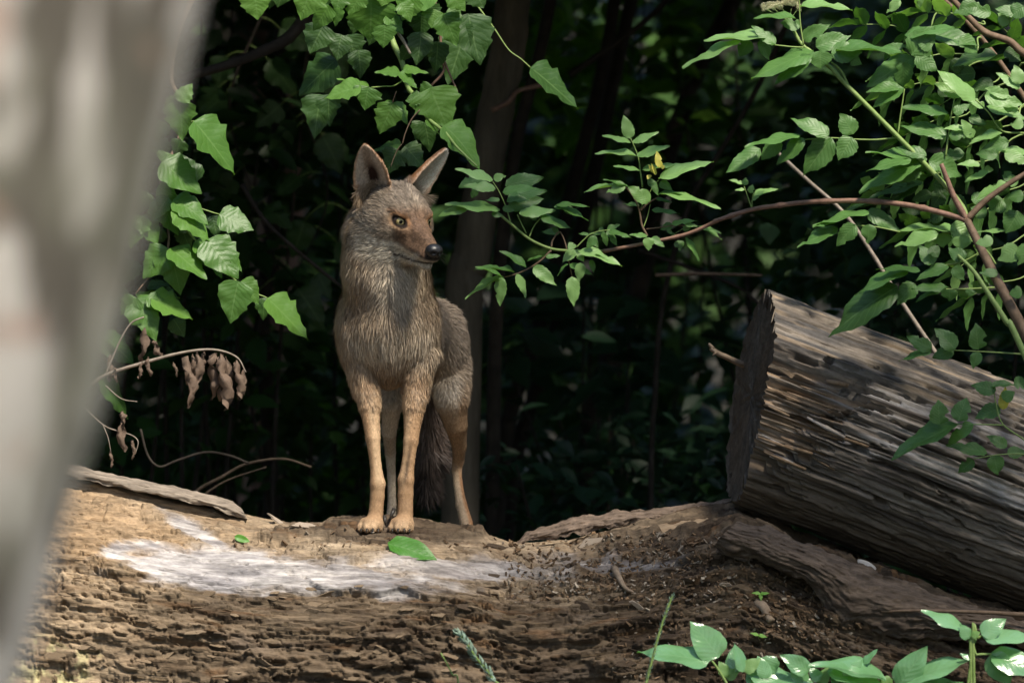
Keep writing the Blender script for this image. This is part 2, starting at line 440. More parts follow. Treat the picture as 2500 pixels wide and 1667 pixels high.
    root = empty('fallen_log', (0, LYC, 0), 'long pale rotting log lying on the ground with flaking wood, the coyote standing on it', 'log')
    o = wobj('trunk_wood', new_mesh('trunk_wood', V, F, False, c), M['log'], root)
    return root, V, F, o
LOG, LOGV, LOGF, LOG_WOOD = make_log()
# a coarser copy for finding where things touch the log
BVH_LOG = BVHTree.FromPolygons(LOGV.tolist(), LOGF.tolist(), epsilon=0.0)
CAMLOC = Vector((0, -D, ZC))
def on_log(px, py, bvh=None):
    dirv = (pt(px, py, 0) - CAMLOC).normalized()
    h = (bvh or BVH_LOG).ray_cast(CAMLOC, dirv)
    return (h[0], h[1]) if h[0] is not None else (None, None)

def slab_mesh(name, top, bot, Yc, thick, seed=0, nu=90, nv=8, ragged=0.006, curl=0.02, rough=0.007):
    """a curved plate of bark between two outlines (photo pixels), standing at depth Yc, with real thickness"""
    tx = np.array(top, float); bx = np.array(bot, float)
    u = np.linspace(0, 1, nu); v = np.linspace(0, 1, nv)
    def along(P):
        L = np.concatenate([[0], np.cumsum(np.hypot(*np.diff(P, axis=0).T))]); L /= L[-1]
        return np.stack([np.interp(u, L, P[:, 0]), np.interp(u, L, P[:, 1])], -1)
    A, B = along(tx), along(bx)
    V = []
    for side in (0, 1):
        for jv, w in enumerate(v):
            P = A * (1 - w) + B * w
            nz = fbm(u * 14, np.full(nu, w * 1.5), np.zeros(nu) + seed, 4, 80 + seed)
            yy = Yc - curl * math.sin(w * math.pi) - w * 0.05 + 0.014 * fbm(u * 9, np.full(nu, w * 4), np.zeros(nu), 3, 83 + seed) + rough * terrace(fbm(u * 14, np.full(nu, w * 13), np.zeros(nu) + 3, 4, 86 + seed), 4) + side * thick * (0.35 + 0.65 * math.sin(math.pi * min(1, w + 0.15)))
            k = (D + yy) / D
            x = (P[:, 0] - 1250) / 1000 * k; z = ZC + (833.5 - P[:, 1]) / 1000 * k
            rag = ragged * (nz * (3.0 if w > 0.8 else (2.0 if jv == 0 else 0.6)))
            V.append(np.stack([x, yy, z + rag], -1))
    V = np.concatenate(V)
    F = []
    n = nu
    def q(r0, r1, flip):
        for i in range(n - 1):
            f = [r0 * n + i, r0 * n + i + 1, r1 * n + i + 1, r1 * n + i]
            F.append(f[::-1] if flip else f)
    for r in range(nv - 1): q(r, r + 1, True)
    for r in range(nv - 1): q(nv + r, nv + r + 1, False)
    q(0, nv, False); q(nv - 1, 2 * nv - 1, True)
    for i in (0, n - 1):
        for r in range(nv - 1):
            F.append([r * n + i, (r + 1) * n + i, (nv + r + 1) * n + i, (nv + r) * n + i])
    return new_mesh(name, V, np.array(F))
M['slab_dark'] = wood_mat('dark_rotten_slab', (7, 60, 60), False, (0.115, 0.085, 0.062), lo=0.35, hi=1.5, bs=1.0, bd=0.008)
M['slab_mid'] = wood_mat('brown_bark_slab', (9, 55, 55), False, (0.165, 0.122, 0.092), lo=0.35, hi=1.5, bs=1.0, bd=0.008)
M['slab_grey'] = wood_mat('weathered_bark_slab', (6, 70, 70), False, (0.26, 0.215, 0.17), lo=0.4, hi=1.4, bs=1.0, bd=0.008)
o = wobj('bark_slab', slab_mesh('bark_slab', [[-60,1085],[150,1128],[280,1158],[420,1186],[530,1211],[568,1222],[590,1240]], [[-60,1140],[150,1162],[280,1184],[400,1212],[520,1240],[570,1258],[604,1268]], 0.02, 0.16, 1, 160, 14, 0.004), M['slab_grey'], LOG)
o['label'] = 'thick curled slab of bark peeling along the top of the log'
wobj('bark_slab', slab_mesh('bark_slab', [[-60,1120],[150,1150],[280,1180],[400,1212],[520,1238],[590,1262]], [[-60,1200],[150,1190],[280,1215],[400,1245],[520,1270],[600,1285]], 0.045, 0.12, 2, 160, 14, 0.006), M['flake'], LOG)
o = wobj('bark_slab', slab_mesh('bark_slab', [[1262,1322],[1290,1296],[1330,1284],[1400,1262],[1500,1249],[1600,1241],[1690,1230],[1800,1214]], [[1262,1336],[1290,1326],[1330,1318],[1400,1306],[1500,1286],[1600,1270],[1690,1262],[1800,1250]], 0.16, 0.03, 3, 200, 18, 0.008, 0.02, 0.013), M['slab_mid'], LOG)
o['label'] = 'curled rim of bark along the back of the hollow in the log'
wobj('bark_slab', slab_mesh('bark_slab', [[1800,1270],[1870,1285],[1960,1322],[2080,1370],[2200,1415],[2330,1465],[2480,1510],[2600,1540]], [[1740,1330],[1850,1378],[1960,1420],[2010,1470],[2060,1530],[2200,1552],[2380,1562],[2600,1590]], -0.285, 0.10, 4, 260, 44, 0.010, 0.05, 0.016), M['slab_dark'], LOG)
wobj('bark_slab', slab_mesh('bark_slab', [[1480,1305],[1560,1290],[1680,1268],[1790,1262]], [[1500,1330],[1600,1322],[1700,1310],[1800,1300]], 0.02, 0.06, 5, 60, 6, 0.006, 0.03), M['flake'], LOG)

# bark flakes: one plate each, sharing a few meshes
def flake_mesh(seed):
    r = np.random.default_rng(seed); n = 9
    a = np.sort(r.uniform(0, 2 * np.pi, n)); rad = r.uniform(0.65, 1.1, n)
    P = np.stack([np.cos(a) * rad * 1.25, np.sin(a) * rad * 0.42], -1)
    V = [[x, y, 0.10 * x * x + r.uniform(-.03, .03)] for x, y in P] + [[x * 1.08, y * 1.1, -0.32 + r.uniform(-.04, .04)] for x, y in P] + [[0, 0, 0.05]]
    F = [[i, (i + 1) % n, 2 * n] for i in range(n)] + [[i, n + i, n + (i + 1) % n, (i + 1) % n] for i in range(n)]
    return new_mesh('bark_flake', V, F, False)
FL = {}
for mk in ('flake', 'flake_dark', 'chip_pale'):
    FL[mk] = []
    for sd in range(6):
        me = flake_mesh(sd); me.materials.append(M[mk]); FL[mk].append(me)
def put_flake(name, me, p, n, size, yaw, tilt, parent, flat=0.3):
    z = Vector(n).normalized()
    z = (z + Vector((random.uniform(-tilt, tilt), random.uniform(-tilt, tilt), random.uniform(-tilt, tilt)))).normalized()
    x = Vector((math.cos(yaw), 0.0, math.sin(yaw))); x = (x - z * x.dot(z)).normalized(); y = z.cross(x)
    mtx = Matrix(((x.x * size, y.x * size, z.x * size * flat, p.x), (x.y * size, y.y * size, z.y * size * flat, p.y), (x.z * size, y.z * size, z.z * size * flat, p.z), (0, 0, 0, 1)))
    ob = bpy.data.objects.new(name, me); col.objects.link(ob)
    if parent is not None:
        ob.parent = parent
        if parent.type == 'EMPTY': mtx = Matrix.Translation(-parent.location) @ mtx
    ob.matrix_basis = mtx
    return ob
cnt = 0
while cnt < 250:
    px, py = random.uniform(60, 2300), random.uniform(1300, 1660)
    if (px - 620)**2 / 380**2 + (py - 1372)**2 / 70**2 < 1: continue
    if py < 1420 and 600 < px < 1250 and random.random() < 0.75: continue
    p, n = on_log(px, py)
    if p is None: continue
    dark = px > 1250 + random.uniform(-250, 150)
    mk = 'flake_dark' if dark else 'flake'
    put_flake('bark_flake', random.choice(FL[mk]), p + n * 0.002, n, random.choice((0.009, 0.011, 0.013, 0.016, 0.021)), random.uniform(-0.3, 0.1), 0.12, LOG, 0.16)
    cnt += 1

# ------------------------------------------------------------------ the leaning log on the right
def make_leaning():
    sl, ph = math.radians(21.0), math.radians(7.0)
    dx = Vector((math.cos(sl) * math.cos(ph), math.sin(ph), -math.sin(sl) * math.cos(ph))).normalized()
    up = Vector((0, 0, 1)); zax = (up - dx * up.dot(dx)).normalized(); yax = zax.cross(dx)
    org = pt(1832, 962, 0.03)
    xs = np.concatenate([np.linspace(0, 0.86, 430), np.linspace(0.86, 2.6, 30)[1:]])
    # angle: 90 = up, 180 = towards the camera (local -y), 270 = down
    th = np.radians(np.concatenate([np.linspace(60, 300, 330), np.linspace(300, 420, 40)[1:-1]]))
    X, T = np.meshgrid(xs, th, indexing='ij'); sh = X.shape
    x = X.ravel(); t = T.ravel()
    R = 0.255 + 0.010 * x
    ca, sa = np.cos(t) * 3.0, np.sin(t) * 3.0          # seamless round coordinates, about 3 per radius
    dd = 0.020 * fbm(x * 1.2, ca * 0.5, sa * 0.5, 2, 90)
    w = x * 1.0 + 0.15 * fbm(x * 2, ca, sa, 2, 95)
    grain = fbm(w * 2.0, ca * 2.6, sa * 2.6, 4, 91)
    dd += 0.010 * grain
    dd += 0.003 * fbm(w * 6, ca * 12, sa * 12, 2, 96)
    ck = 1 - np.abs(fbm(w * 1.1, ca * 2.2, sa * 2.2, 3, 100))
    dd -= 0.038 * sstep(0.95, 1.0, ck)
    ck2 = 1 - np.abs(fbm(w * 2.3 + 5, ca * 5, sa * 5, 2, 104))
    dd -= 0.007 * sstep(0.96, 1.0, ck2)
    dd += 0.008 * terrace(fbm(w * 3, ca * 6, sa * 6, 3, 107), 3.0)
    # outer layer broken away near the cut end, splintered edge
    deg = np.degrees(t)
    band = sstep(150, 160, deg) * (1 - sstep(222, 236, deg))
    edge = 0.17 + 0.16 * fbm(ca * 6, sa * 6, 0 * x, 3, 110) - 0.05 * sstep(195, 230, deg) + 0.07 * sstep(185, 165, deg)
    miss = band * (1 - sstep(edge - 0.005, edge, x))
    dd -= miss * (0.040 + 0.022 * fbm(w * 4, ca * 9, sa * 9, 3, 112))
    for cd, x0, x1, hw, dp in ((128, 0.0, 0.75, 0.006, 0.030), (146, 0.05, 0.9, 0.004, 0.022), (174, 0.16, 0.9, 0.005, 0.026), (192, 0.28, 1.0, 0.008, 0.032), (199, 0.3, 0.75, 0.004, 0.02), (211, 0.05, 0.5, 0.004, 0.02), (228, 0.4, 1.0, 0.006, 0.024), (108, 0.2, 0.9, 0.005, 0.022)):
        cc_ = np.radians(cd) + 0.06 * fbm(x * 3.0, np.full_like(x, cd), 0 * x, 3, 140) + 0.05 * x
        q = np.abs(t - cc_) * R; wv = hw * (0.5 + 0.9 * np.clip(fbm(x * 9, np.full_like(x, cd + 3), 0 * x, 2, 142) + 0.4, 0, 1.2))
        dd -= dp * (1 - sstep(wv * 0.4, wv, q)) * sstep(x0, x0 + 0.06, x) * (1 - sstep(x1 - 0.1, x1, x))
        dd += 0.006 * np.exp(-((q - wv * 1.6) / 0.006)**2) * (t > cc_) * sstep(x0, x0 + 0.06, x)
    # knot holes
    for hx, hd, hr in ((0.34, 214, 0.014), (0.40, 205, 0.007), (0.14, 150, 0.008), (0.60, 222, 0.010)):
        q = np.sqrt(((x - hx) / 1.9)**2 + (np.radians(deg - hd) * R)**2)
        dd -= 0.03 * (1 - sstep(hr * 0.5, hr, q))
    dd += 0.012 * np.exp(-(((x - 0.52) / 0.09)**2 + ((deg - 196) / 9)**2))
    r = R + dd
    ly = np.cos(t) * r; lz = np.sin(t) * r
    ex = 0.012 * fbm(ca * 5, sa * 5, 0 * x, 3, 115)
    lx = x + (-0.20 * lz + ex) * (1 - sstep(0.0, 0.8, x))
    # colours
    N = len(x)
    c = np.tile(np.array([0.20, 0.168, 0.135]), (N, 1))
    v = fbm(w * 2.2, ca * 4, sa * 4, 4, 120)
    c = mixc(c, (0.095, 0.078, 0.065), sstep(-0.05, 0.45, v))
    c = mixc(c, (0.31, 0.27, 0.225), sstep(0.05, 0.5, -v) * 0.9)
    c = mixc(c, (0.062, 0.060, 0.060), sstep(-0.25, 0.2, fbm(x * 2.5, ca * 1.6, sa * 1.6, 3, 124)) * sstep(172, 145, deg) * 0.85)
    c = mixc(c, (0.36, 0.27, 0.18), sstep(0.22, 0.4, fbm(w * 4, ca * 5, sa * 5, 3, 128)) * sstep(165, 140, deg) * 0.7)
    sil = sstep(148, 162, deg) * (1 - sstep(185, 200, deg)) * sstep(0.08, 0.2, x)
    c = mixc(c, (0.50, 0.48, 0.47), sil * sstep(-0.1, 0.4, fbm(w * 2, ca * 5, sa * 5, 3, 126)) * 0.75)
    c = mixc(c, (0.38, 0.26, 0.165), miss * sstep(-0.2, 0.3, fbm(w * 4, ca * 9, sa * 9, 3, 112)) * 0.9)
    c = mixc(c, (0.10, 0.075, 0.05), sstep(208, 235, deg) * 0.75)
    V = np.stack([lx, ly, lz], -1)
    a, b = sh
    i = np.arange(a - 1)[:, None] * b; j = np.arange(b)[None, :]; j2 = (j + 1) % b
    F = np.stack([i + j, i + b + j, i + b + j2, i + j2], -1).reshape(-1, 4)
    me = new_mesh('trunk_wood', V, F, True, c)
    root = empty('leaning_log', org, 'weathered grey sawn log leaning on the fallen log behind the green weeds', 'log')
    mtx = Matrix(((dx.x, yax.x, zax.x, 0), (dx.y, yax.y, zax.y, 0), (dx.z, yax.z, zax.z, 0), (0, 0, 0, 1)))
    o = bpy.data.objects.new('trunk_wood', me); me.materials.append(M['lean']); col.objects.link(o)
    o.parent = root; o.matrix_basis = mtx
    # the sawn end
    rim = V[:b]; rows = [rim]
    for k, fr in enumerate((0.97, 0.9, 0.8, 0.7, 0.58, 0.45, 0.32, 0.2, 0.1)):
        q = rim.copy(); q[:, 1] *= fr; q[:, 2] *= fr
        q[:, 0] = -0.20 * q[:, 2] + 0.006 + 0.010 * fbm(q[:, 1] * 40, q[:, 2] * 40, 0 * q[:, 0], 3, 130) + 0.012 * fbm(q[:, 1] * 12, q[:, 2] * 90, 0 * q[:, 0], 3, 131)
        rows.append(q)
    EV = np.concatenate(rows + [np.array([[0.006, 0, 0]])])
    nr = len(rows); F = []
    for k in range(nr - 1):
        for j in range(b):
            F.append([k * b + j, k * b + (j + 1) % b, (k + 1) * b + (j + 1) % b, (k + 1) * b + j])
    for j in range(b): F.append([(nr - 1) * b + j, (nr - 1) * b + (j + 1) % b, nr * b])
    ec = np.tile(np.array([0.085, 0.07, 0.055]), (len(EV), 1)) * (1 + 0.4 * fbm(EV[:, 1] * 25, EV[:, 2] * 25, 0 * EV[:, 0], 3, 135))[:, None]
    e = bpy.data.objects.new('sawn_end', new_mesh('sawn_end', EV, F, True, ec)); e.data.materials.append(M['lean']); col.objects.link(e)
    e.parent = root; e.matrix_basis = mtx; e['label'] = 'dark weathered sawn end of the log'
    WM = Matrix.Translation(org) @ mtx
    # splinters where the outer layer has torn away
    rs = np.random.default_rng(5)
    for k in range(20):
        a0 = math.radians(rs.uniform(158, 226)); x0 = rs.uniform(0.0, 0.15); L = rs.uniform(0.05, 0.13); rr = 0.230 + rs.uniform(-0.008, 0.008)
        p0 = WM @ Vector((x0 - 0.2 * math.sin(a0) * rr * (1 - x0), math.cos(a0) * rr, math.sin(a0) * rr)); a1 = a0 + rs.uniform(-0.05, 0.05)
        r1 = rr + 0.012
        p1 = WM @ Vector((x0 + L - 0.2 * math.sin(a1) * r1, math.cos(a1) * r1, math.sin(a1) * r1))
        w0 = rs.uniform(0.003, 0.007)
        me2 = tube_mesh('splinter', [p0, p0.lerp(p1, 0.5) + Vector((0, -0.003, 0)), p1], [w0 * 0.5, w0, w0 * 0.7], 5)
        wobj('splinter', me2, M['splinter_a'] if k % 3 else M['splinter_b'], root)
    BV = BVHTree.FromPolygons([tuple(WM @ Vector(v)) for v in V[:430 * b:1].tolist()], F_leaning(430, b), epsilon=0.0)
    return root, BV
def F_leaning(a, b):
    i = np.arange(a - 1)[:, None] * b; j = np.arange(b)[None, :]; j2 = (j + 1) % b
    return np.stack([i + j, i + b + j, i + b + j2, i + j2], -1).reshape(-1, 4).tolist()
M['splinter_a'] = plain_mat('brown_splinter', (0.14, 0.09, 0.05), (0.34, 0.24, 0.155), 60, 0.85)
M['splinter_b'] = plain_mat('pale_splinter', (0.28, 0.24, 0.2), (0.45, 0.40, 0.36), 60, 0.85)
LEAN, BVH_LEAN = make_leaning()
# ------------------------------------------------------------------ the coyote
def make_coyote():
    VOX = 0.003
    lo = np.array([-0.52, -0.24, 0.76]); hi = np.array([0.03, 0.84, 1.84])
    n = np.ceil((hi - lo) / VOX).astype(int)
    G = np.full(tuple(n), 1.0, np.float32)
    ax = [lo[i] + VOX * np.arange(n[i]) for i in range(3)]
    def region(pmin, pmax):
        a = np.clip(np.floor((np.asarray(pmin) - lo) / VOX).astype(int), 0, n); b = np.clip(np.ceil((np.asarray(pmax) - lo) / VOX).astype(int) + 1, 0, n)
        sl = tuple(slice(a[i], b[i]) for i in range(3))
        return sl, (ax[0][sl[0]][:, None, None], ax[1][sl[1]][None, :, None], ax[2][sl[2]][None, None, :])
    def add(d, sl, k):
        g = G[sl]
        if k > 0:
            h = np.clip(0.5 + 0.5 * (g - d) / k, 0, 1)
            G[sl] = g * (1 - h) + d * h - k * h * (1 - h)
        else: G[sl] = np.minimum(g, d)
    def cone(a, b, r1, r2, k=0.02):
        a = np.array(a, float); b = np.array(b, float); m = max(r1, r2) + k + 0.012
        sl, (x, y, z) = region(np.minimum(a, b) - m, np.maximum(a, b) + m)
        ba = b - a; L2 = ba @ ba
        t = np.clip(((x - a[0]) * ba[0] + (y - a[1]) * ba[1] + (z - a[2]) * ba[2]) / L2, 0, 1)
        d = np.sqrt((x - a[0] - t * ba[0])**2 + (y - a[1] - t * ba[1])**2 + (z - a[2] - t * ba[2])**2) - (r1 + (r2 - r1) * t)
        add(d.astype(np.float32), sl, k)
    def ell(c, R, axes=None, k=0.025, cut=False):
        c = np.array(c, float); R = np.array(R, float); m = R.max() + k + 0.012
        sl, (x, y, z) = region(c - m, c + m)
        dx, dy, dz = x - c[0], y - c[1], z - c[2]
        if axes is None: u, v, w = dx, dy, dz
        else: u, v, w = (A[0] * dx + A[1] * dy + A[2] * dz for A in axes)
        q = np.sqrt((u / R[0])**2 + (v / R[1])**2 + (w / R[2])**2)
        q2 = np.sqrt((u / R[0]**2)**2 + (v / R[1]**2)**2 + (w / R[2]**2)**2) + 1e-6
        d = (q * (q - 1) / q2).astype(np.float32)
        if cut:
            g = G[sl]; h = np.clip(0.5 - 0.5 * (g + d) / k, 0, 1)
            G[sl] = g * (1 - h) + (-d) * h + k * h * (1 - h)
        else: add(d, sl, k)
    p = lambda px, py, Y: np.array(pt(px, py, Y))
    def chain(pts, k=0.005):
        for (a, ra), (b, rb) in zip(pts[:-1], pts[1:]): cone(a, b, ra, rb, k)
    # trunk
    ell(p(948, 795, 0.10), (0.094, 0.12, 0.135), k=0.05)
    ell(p(972, 800, 0.24), (0.095, 0.16, 0.125), k=0.05)
    ell(p(1012, 800, 0.40), (0.082, 0.14, 0.098), k=0.05)
    ell(p(1046, 812, 0.53), (0.080, 0.10, 0.100), k=0.05)
    cone(p(946, 745, 0.07), p(928, 560, 0.03), 0.100, 0.086, 0.05)           # neck
    cone(p(958, 700, 0.06), p(975, 560, -0.02), 0.075, 0.05, 0.05)
    ell(p(872, 800, 0.10), (0.040, 0.08, 0.10), k=0.04)                      # shoulders
    ell(p(1020, 805, 0.10), (0.042, 0.08, 0.10), k=0.04)
    # front legs
    chain([(p(884, 850, 0.07), 0.048), (p(892, 925, 0.055), 0.032), (p(903, 978, 0.03), 0.0235), (p(910, 1052, 0.012), 0.0175), (p(917, 1117, 0.005), 0.0135), (p(922, 1165, 0.0), 0.0185), (p(921, 1195, 0.0), 0.017), (p(917, 1240, -0.004), 0.0185)])
    chain([(p(1020, 850, 0.07), 0.050), (p(1016, 925, 0.055), 0.032), (p(1011, 978, 0.03), 0.0245), (p(1003, 1060, 0.012), 0.0180), (p(997, 1110, 0.005), 0.0150), (p(991, 1155, 0.0), 0.0195), (p(990, 1190, 0.0), 0.0185), (p(989, 1240, -0.004), 0.0195)])
    for cx, lead in ((912, -14), (985, -8)):                                   # paws with toes
        ell(p(cx + lead * 0.2, 1262, -0.018), (0.027, 0.036, 0.019), k=0.012)
        for q, (tx, ty) in enumerate(((-22, -0.030), (-8, -0.047), (7, -0.047), (20, -0.030))):
            cone(p(cx + lead * 0.4 + tx * 0.8, 1258, -0.01), p(cx + lead * 0.6 + tx, 1272, ty), 0.011, 0.0105, 0.005)
    # near hind leg (animal's left)
    ell(p(1088, 850, 0.53), (0.052, 0.088, 0.105), k=0.04)
    chain([(p(1092, 870, 0.52), 0.055), (p(1103, 965, 0.47), 0.040), (p(1113, 1020, 0.49), 0.029), (p(1121, 1072, 0.54), 0.0185), (p(1119, 1110, 0.575), 0.0145), (p(1115, 1130, 0.58), 0.0125), (p(1118, 1165, 0.575), 0.0115), (p(1126, 1215, 0.56), 0.0140), (p(1139, 1262, 0.545), 0.0165)])
    ell(p(1150, 1289, 0.52), (0.024, 0.04, 0.018), k=0.012)
    for tx in (-16, -3, 10, 21): cone(p(1149 + tx * 0.7, 1284, 0.52), p(1152 + tx, 1300, 0.485), 0.010, 0.009, 0.005)
    # far hind leg
    ell(p(1008, 860, 0.53), (0.046, 0.085, 0.100), k=0.04)
    chain([(p(992, 890, 0.52), 0.046), (p(956, 975, 0.47), 0.026), (p(950, 1040, 0.50), 0.018), (p(953, 1090, 0.57), 0.0135), (p(956, 1150, 0.575), 0.0105), (p(957, 1215, 0.56), 0.0110), (p(954, 1265, 0.545), 0.0150)])
    ell(p(952, 1288, 0.52), (0.023, 0.04, 0.018), k=0.012)
    # tail
    chain([(p(1050, 800, 0.62), 0.030), (p(1052, 880, 0.70), 0.022), (p(1052, 980, 0.735), 0.022), (p(1050, 1100, 0.74), 0.022), (p(1042, 1190, 0.735), 0.010)], 0.02)
    # ---- head, in its own frame (f forward, l animal's left, u up), millimetres
    yaw, pit = math.radians(35), math.radians(21)
    F = np.array([math.sin(yaw) * math.cos(pit), -math.cos(yaw) * math.cos(pit), -math.sin(pit)])
    L = np.array([math.cos(yaw), math.sin(yaw), 0.0])
    U = np.array([math.sin(yaw) * math.sin(pit), -math.cos(yaw) * math.sin(pit), math.cos(pit)])
    O = p(1004, 516, -0.07)
    H = lambda f, l, u: O + (f * F + l * L + u * U) / 1000.0
    AX = (F, L, U)
    mm = lambda *a: tuple(q / 1000.0 for q in a)
    ell(H(-62, 0, 6), mm(72, 60, 52), AX, 0.02)            # cranium
    ell(H(-22, 0, 10), mm(48, 44, 32), AX, 0.02)           # forehead
    for s in (-1, 1):
        ell(H(-48, 50 * s, -34), mm(52, 30, 42), AX, 0.025)   # cheeks
        ell(H(2, 36 * s, 13), mm(25, 17, 12), AX, 0.010)     # brow
        ell(H(8, 32 * s, -26), mm(34, 18, 20), AX, 0.015)     # below the eye
    cone(H(10, 0, -16), H(118, 0, -42), 0.033, 0.0165, 0.018)   # muzzle
    for s in (-1, 1): cone(H(15, 15 * s, -50), H(110, 9 * s, -58), 0.026, 0.0165, 0.012)   # lips
    cone(H(-35, 0, -80), H(104, 0, -84), 0.036, 0.0130, 0.010)    # lower jaw
    cone(H(-60, 0, -40), p(935, 640, 0.02), 0.070, 0.080, 0.04)
    # mouth slit
    for s in (-1, 1):
        pts = [H(12, 38 * s, -80), H(40, 34 * s, -86), H(70, 27 * s, -85), H(95, 22 * s, -79), H(115, 16 * s, -74), H(126, 4 * s, -71)]
        for a, b in zip(pts[:-1], pts[1:]):
            m = 0.012
            sl, (x, y, z) = region(np.minimum(a, b) - m, np.maximum(a, b) + m)
            ba = b - a; t = np.clip(((x - a[0]) * ba[0] + (y - a[1]) * ba[1] + (z - a[2]) * ba[2]) / (ba @ ba), 0, 1)
            d = np.sqrt((x - a[0] - t * ba[0])**2 + (y - a[1] - t * ba[1])**2 + (z - a[2] - t * ba[2])**2) - 0.0032
            G[sl] = np.maximum(G[sl], -d)
    # eye openings
    eyes = []
    for s in (-1, 1):
        ed = F * 0.80 + L * s * 0.56 + U * 0.06; ed /= np.linalg.norm(ed)
        c = H(12, 41 * s, -4)
        side = np.cross(U, ed); side /= np.linalg.norm(side)
        side = side if side @ F > 0 else -side               # towards the nose
        hor = side * math.cos(0.28) - U * math.sin(0.28); hor -= ed * (hor @ ed); hor /= np.linalg.norm(hor)
        ver = np.cross(ed, hor); ver = ver if ver @ U > 0 else -ver
        eyes.append((c, ed, hor, ver))
        ell(c + ed * 0.004, mm(20, 15, 7.4), (ed, hor, ver), 0.003, cut=True)
    # ears
    ears = []
    def ear(s):
        base = H(-92, 58 * s, 26)
        h = np.array([0.0, 0, 0]) + U * 106 + L * s * (47 if s < 0 else 60); h = h / np.linalg.norm(h)
        o = (F * 0.72 + L * s * 0.62) if s < 0 else (F * 0.9 + L * 0.42); o = o - h * (o @ h); o /= np.linalg.norm(o)
        w = np.cross(h, o)
        ears.append((base, h, o, w, s))
        HT = 0.138
        sl, (x, y, z) = region(base - 0.13, base + 0.15)
        dx, dy, dz = x - base[0], y - base[1], z - base[2]
        t = h[0] * dx + h[1] * dy + h[2] * dz; oo = o[0] * dx + o[1] * dy + o[2] * dz; ww = w[0] * dx + w[1] * dy + w[2] * dz
        tt = np.clip(t / HT, -0.2, 1.0)
        W = np.interp(tt, [-0.2, 0, 0.2, 0.45, 0.65, 0.82, 0.94, 1.0], [0.036, 0.043, 0.045, 0.041, 0.033, 0.022, 0.0125, 0.004])
        Dp = np.interp(tt, [-0.2, 0, 0.3, 0.7, 1.0], [0.030, 0.030, 0.022, 0.010, 0.002])
        q = np.clip(np.abs(ww) / W, 0, 1.2)
        mid = -Dp * (1 - q * q)
        d = np.maximum(np.abs(oo - mid) * 0.72 - 0.0046, (np.abs(ww) - W) * 0.8)
        d = np.maximum(d, np.maximum(t - HT, -0.03 - t))
        add(d.astype(np.float32), sl, 0.010)
    ear(-1); ear(1)
    # ---- surface nets
    S = G < 0
    nx, ny, nz = S.shape
    cnt = np.zeros((nx-1, ny-1, nz-1), np.uint8)
    for a in (0, 1):
        for b in (0, 1):
            for c in (0, 1): cnt += S[a:nx-1+a, b:ny-1+b, c:nz-1+c]
    act = (cnt > 0) & (cnt < 8)
    ci = np.argwhere(act)
    idx = -np.ones(act.shape, np.int64); idx[act] = np.arange(len(ci))
    acc = np.zeros((len(ci), 3)); num = np.zeros(len(ci))
    corners = [(a, b, c) for a in (0, 1) for b in (0, 1) for c in (0, 1)]
    for q in corners:
        for d in range(3):
            if q[d]: continue
            r = list(q); r[d] = 1
            g0 = G[ci[:,0]+q[0], ci[:,1]+q[1], ci[:,2]+q[2]]; g1 = G[ci[:,0]+r[0], ci[:,1]+r[1], ci[:,2]+r[2]]
            m = (g0 < 0) != (g1 < 0)
            tt = np.where(m, g0 / np.where(m, g0 - g1, 1), 0)
            P = np.tile(np.array(q, float), (len(ci), 1)); P[:, d] += tt
            acc[m] += P[m]; num[m] += 1
    V = lo + VOX * (ci + acc / num[:, None])
    faces = []
    for d in range(3):
        e, f = (d + 1) % 3, (d + 2) % 3
        s0 = [slice(None)] * 3; s1 = [slice(None)] * 3
        s0[d] = slice(0, S.shape[d]-1); s1[d] = slice(1, None)
        A, B = S[tuple(s0)], S[tuple(s1)]
        for inside_first in (True, False):
            m = (A & ~B) if inside_first else (~A & B)
            E = np.argwhere(m)
            E = E[(E[:, e] > 0) & (E[:, f] > 0) & (E[:, e] < S.shape[e]-1) & (E[:, f] < S.shape[f]-1)]
            def cell(de, df):
                c = E.copy(); c[:, e] -= de; c[:, f] -= df
                return idx[c[:, 0], c[:, 1], c[:, 2]]
            q = np.stack([cell(1, 1), cell(0, 1), cell(0, 0), cell(1, 0)], -1)
            faces.append(q if inside_first else q[:, ::-1])
    Fq = np.concatenate(faces)
    # light smoothing
    def smooth_verts(V, it):
        for _ in range(it):
            s = np.zeros_like(V); w = np.zeros(len(V))
            for a, b in ((0,1),(1,2),(2,3),(3,0)):
                np.add.at(s, Fq[:, a], V[Fq[:, b]]); np.add.at(s, Fq[:, b], V[Fq[:, a]])
                np.add.at(w, Fq[:, a], 1); np.add.at(w, Fq[:, b], 1)
            V = 0.5 * V + 0.5 * s / w[:, None]
        return V
    V = smooth_verts(V, 2)
    fn = np.cross(V[Fq[:, 2]] - V[Fq[:, 0]], V[Fq[:, 3]] - V[Fq[:, 1]])
    area = np.linalg.norm(fn, axis=1) / 2
    vn = np.zeros_like(V)
    for k in range(4): np.add.at(vn, Fq[:, k], fn)
    vn /= np.linalg.norm(vn, axis=1)[:, None] + 1e-12

    # ---- coat: colour, hair length and lie for any point on the body
    PXZ = lambda P: (1250 + 1000 * P[:, 0] * D / (D + P[:, 1]), 833.5 - (P[:, 2] - ZC) * 1000 * D / (D + P[:, 1]))
    LEGS = [(p(1016, 925, .055), p(989, 1240, 0)), (p(892, 925, .055), p(917, 1240, 0))]
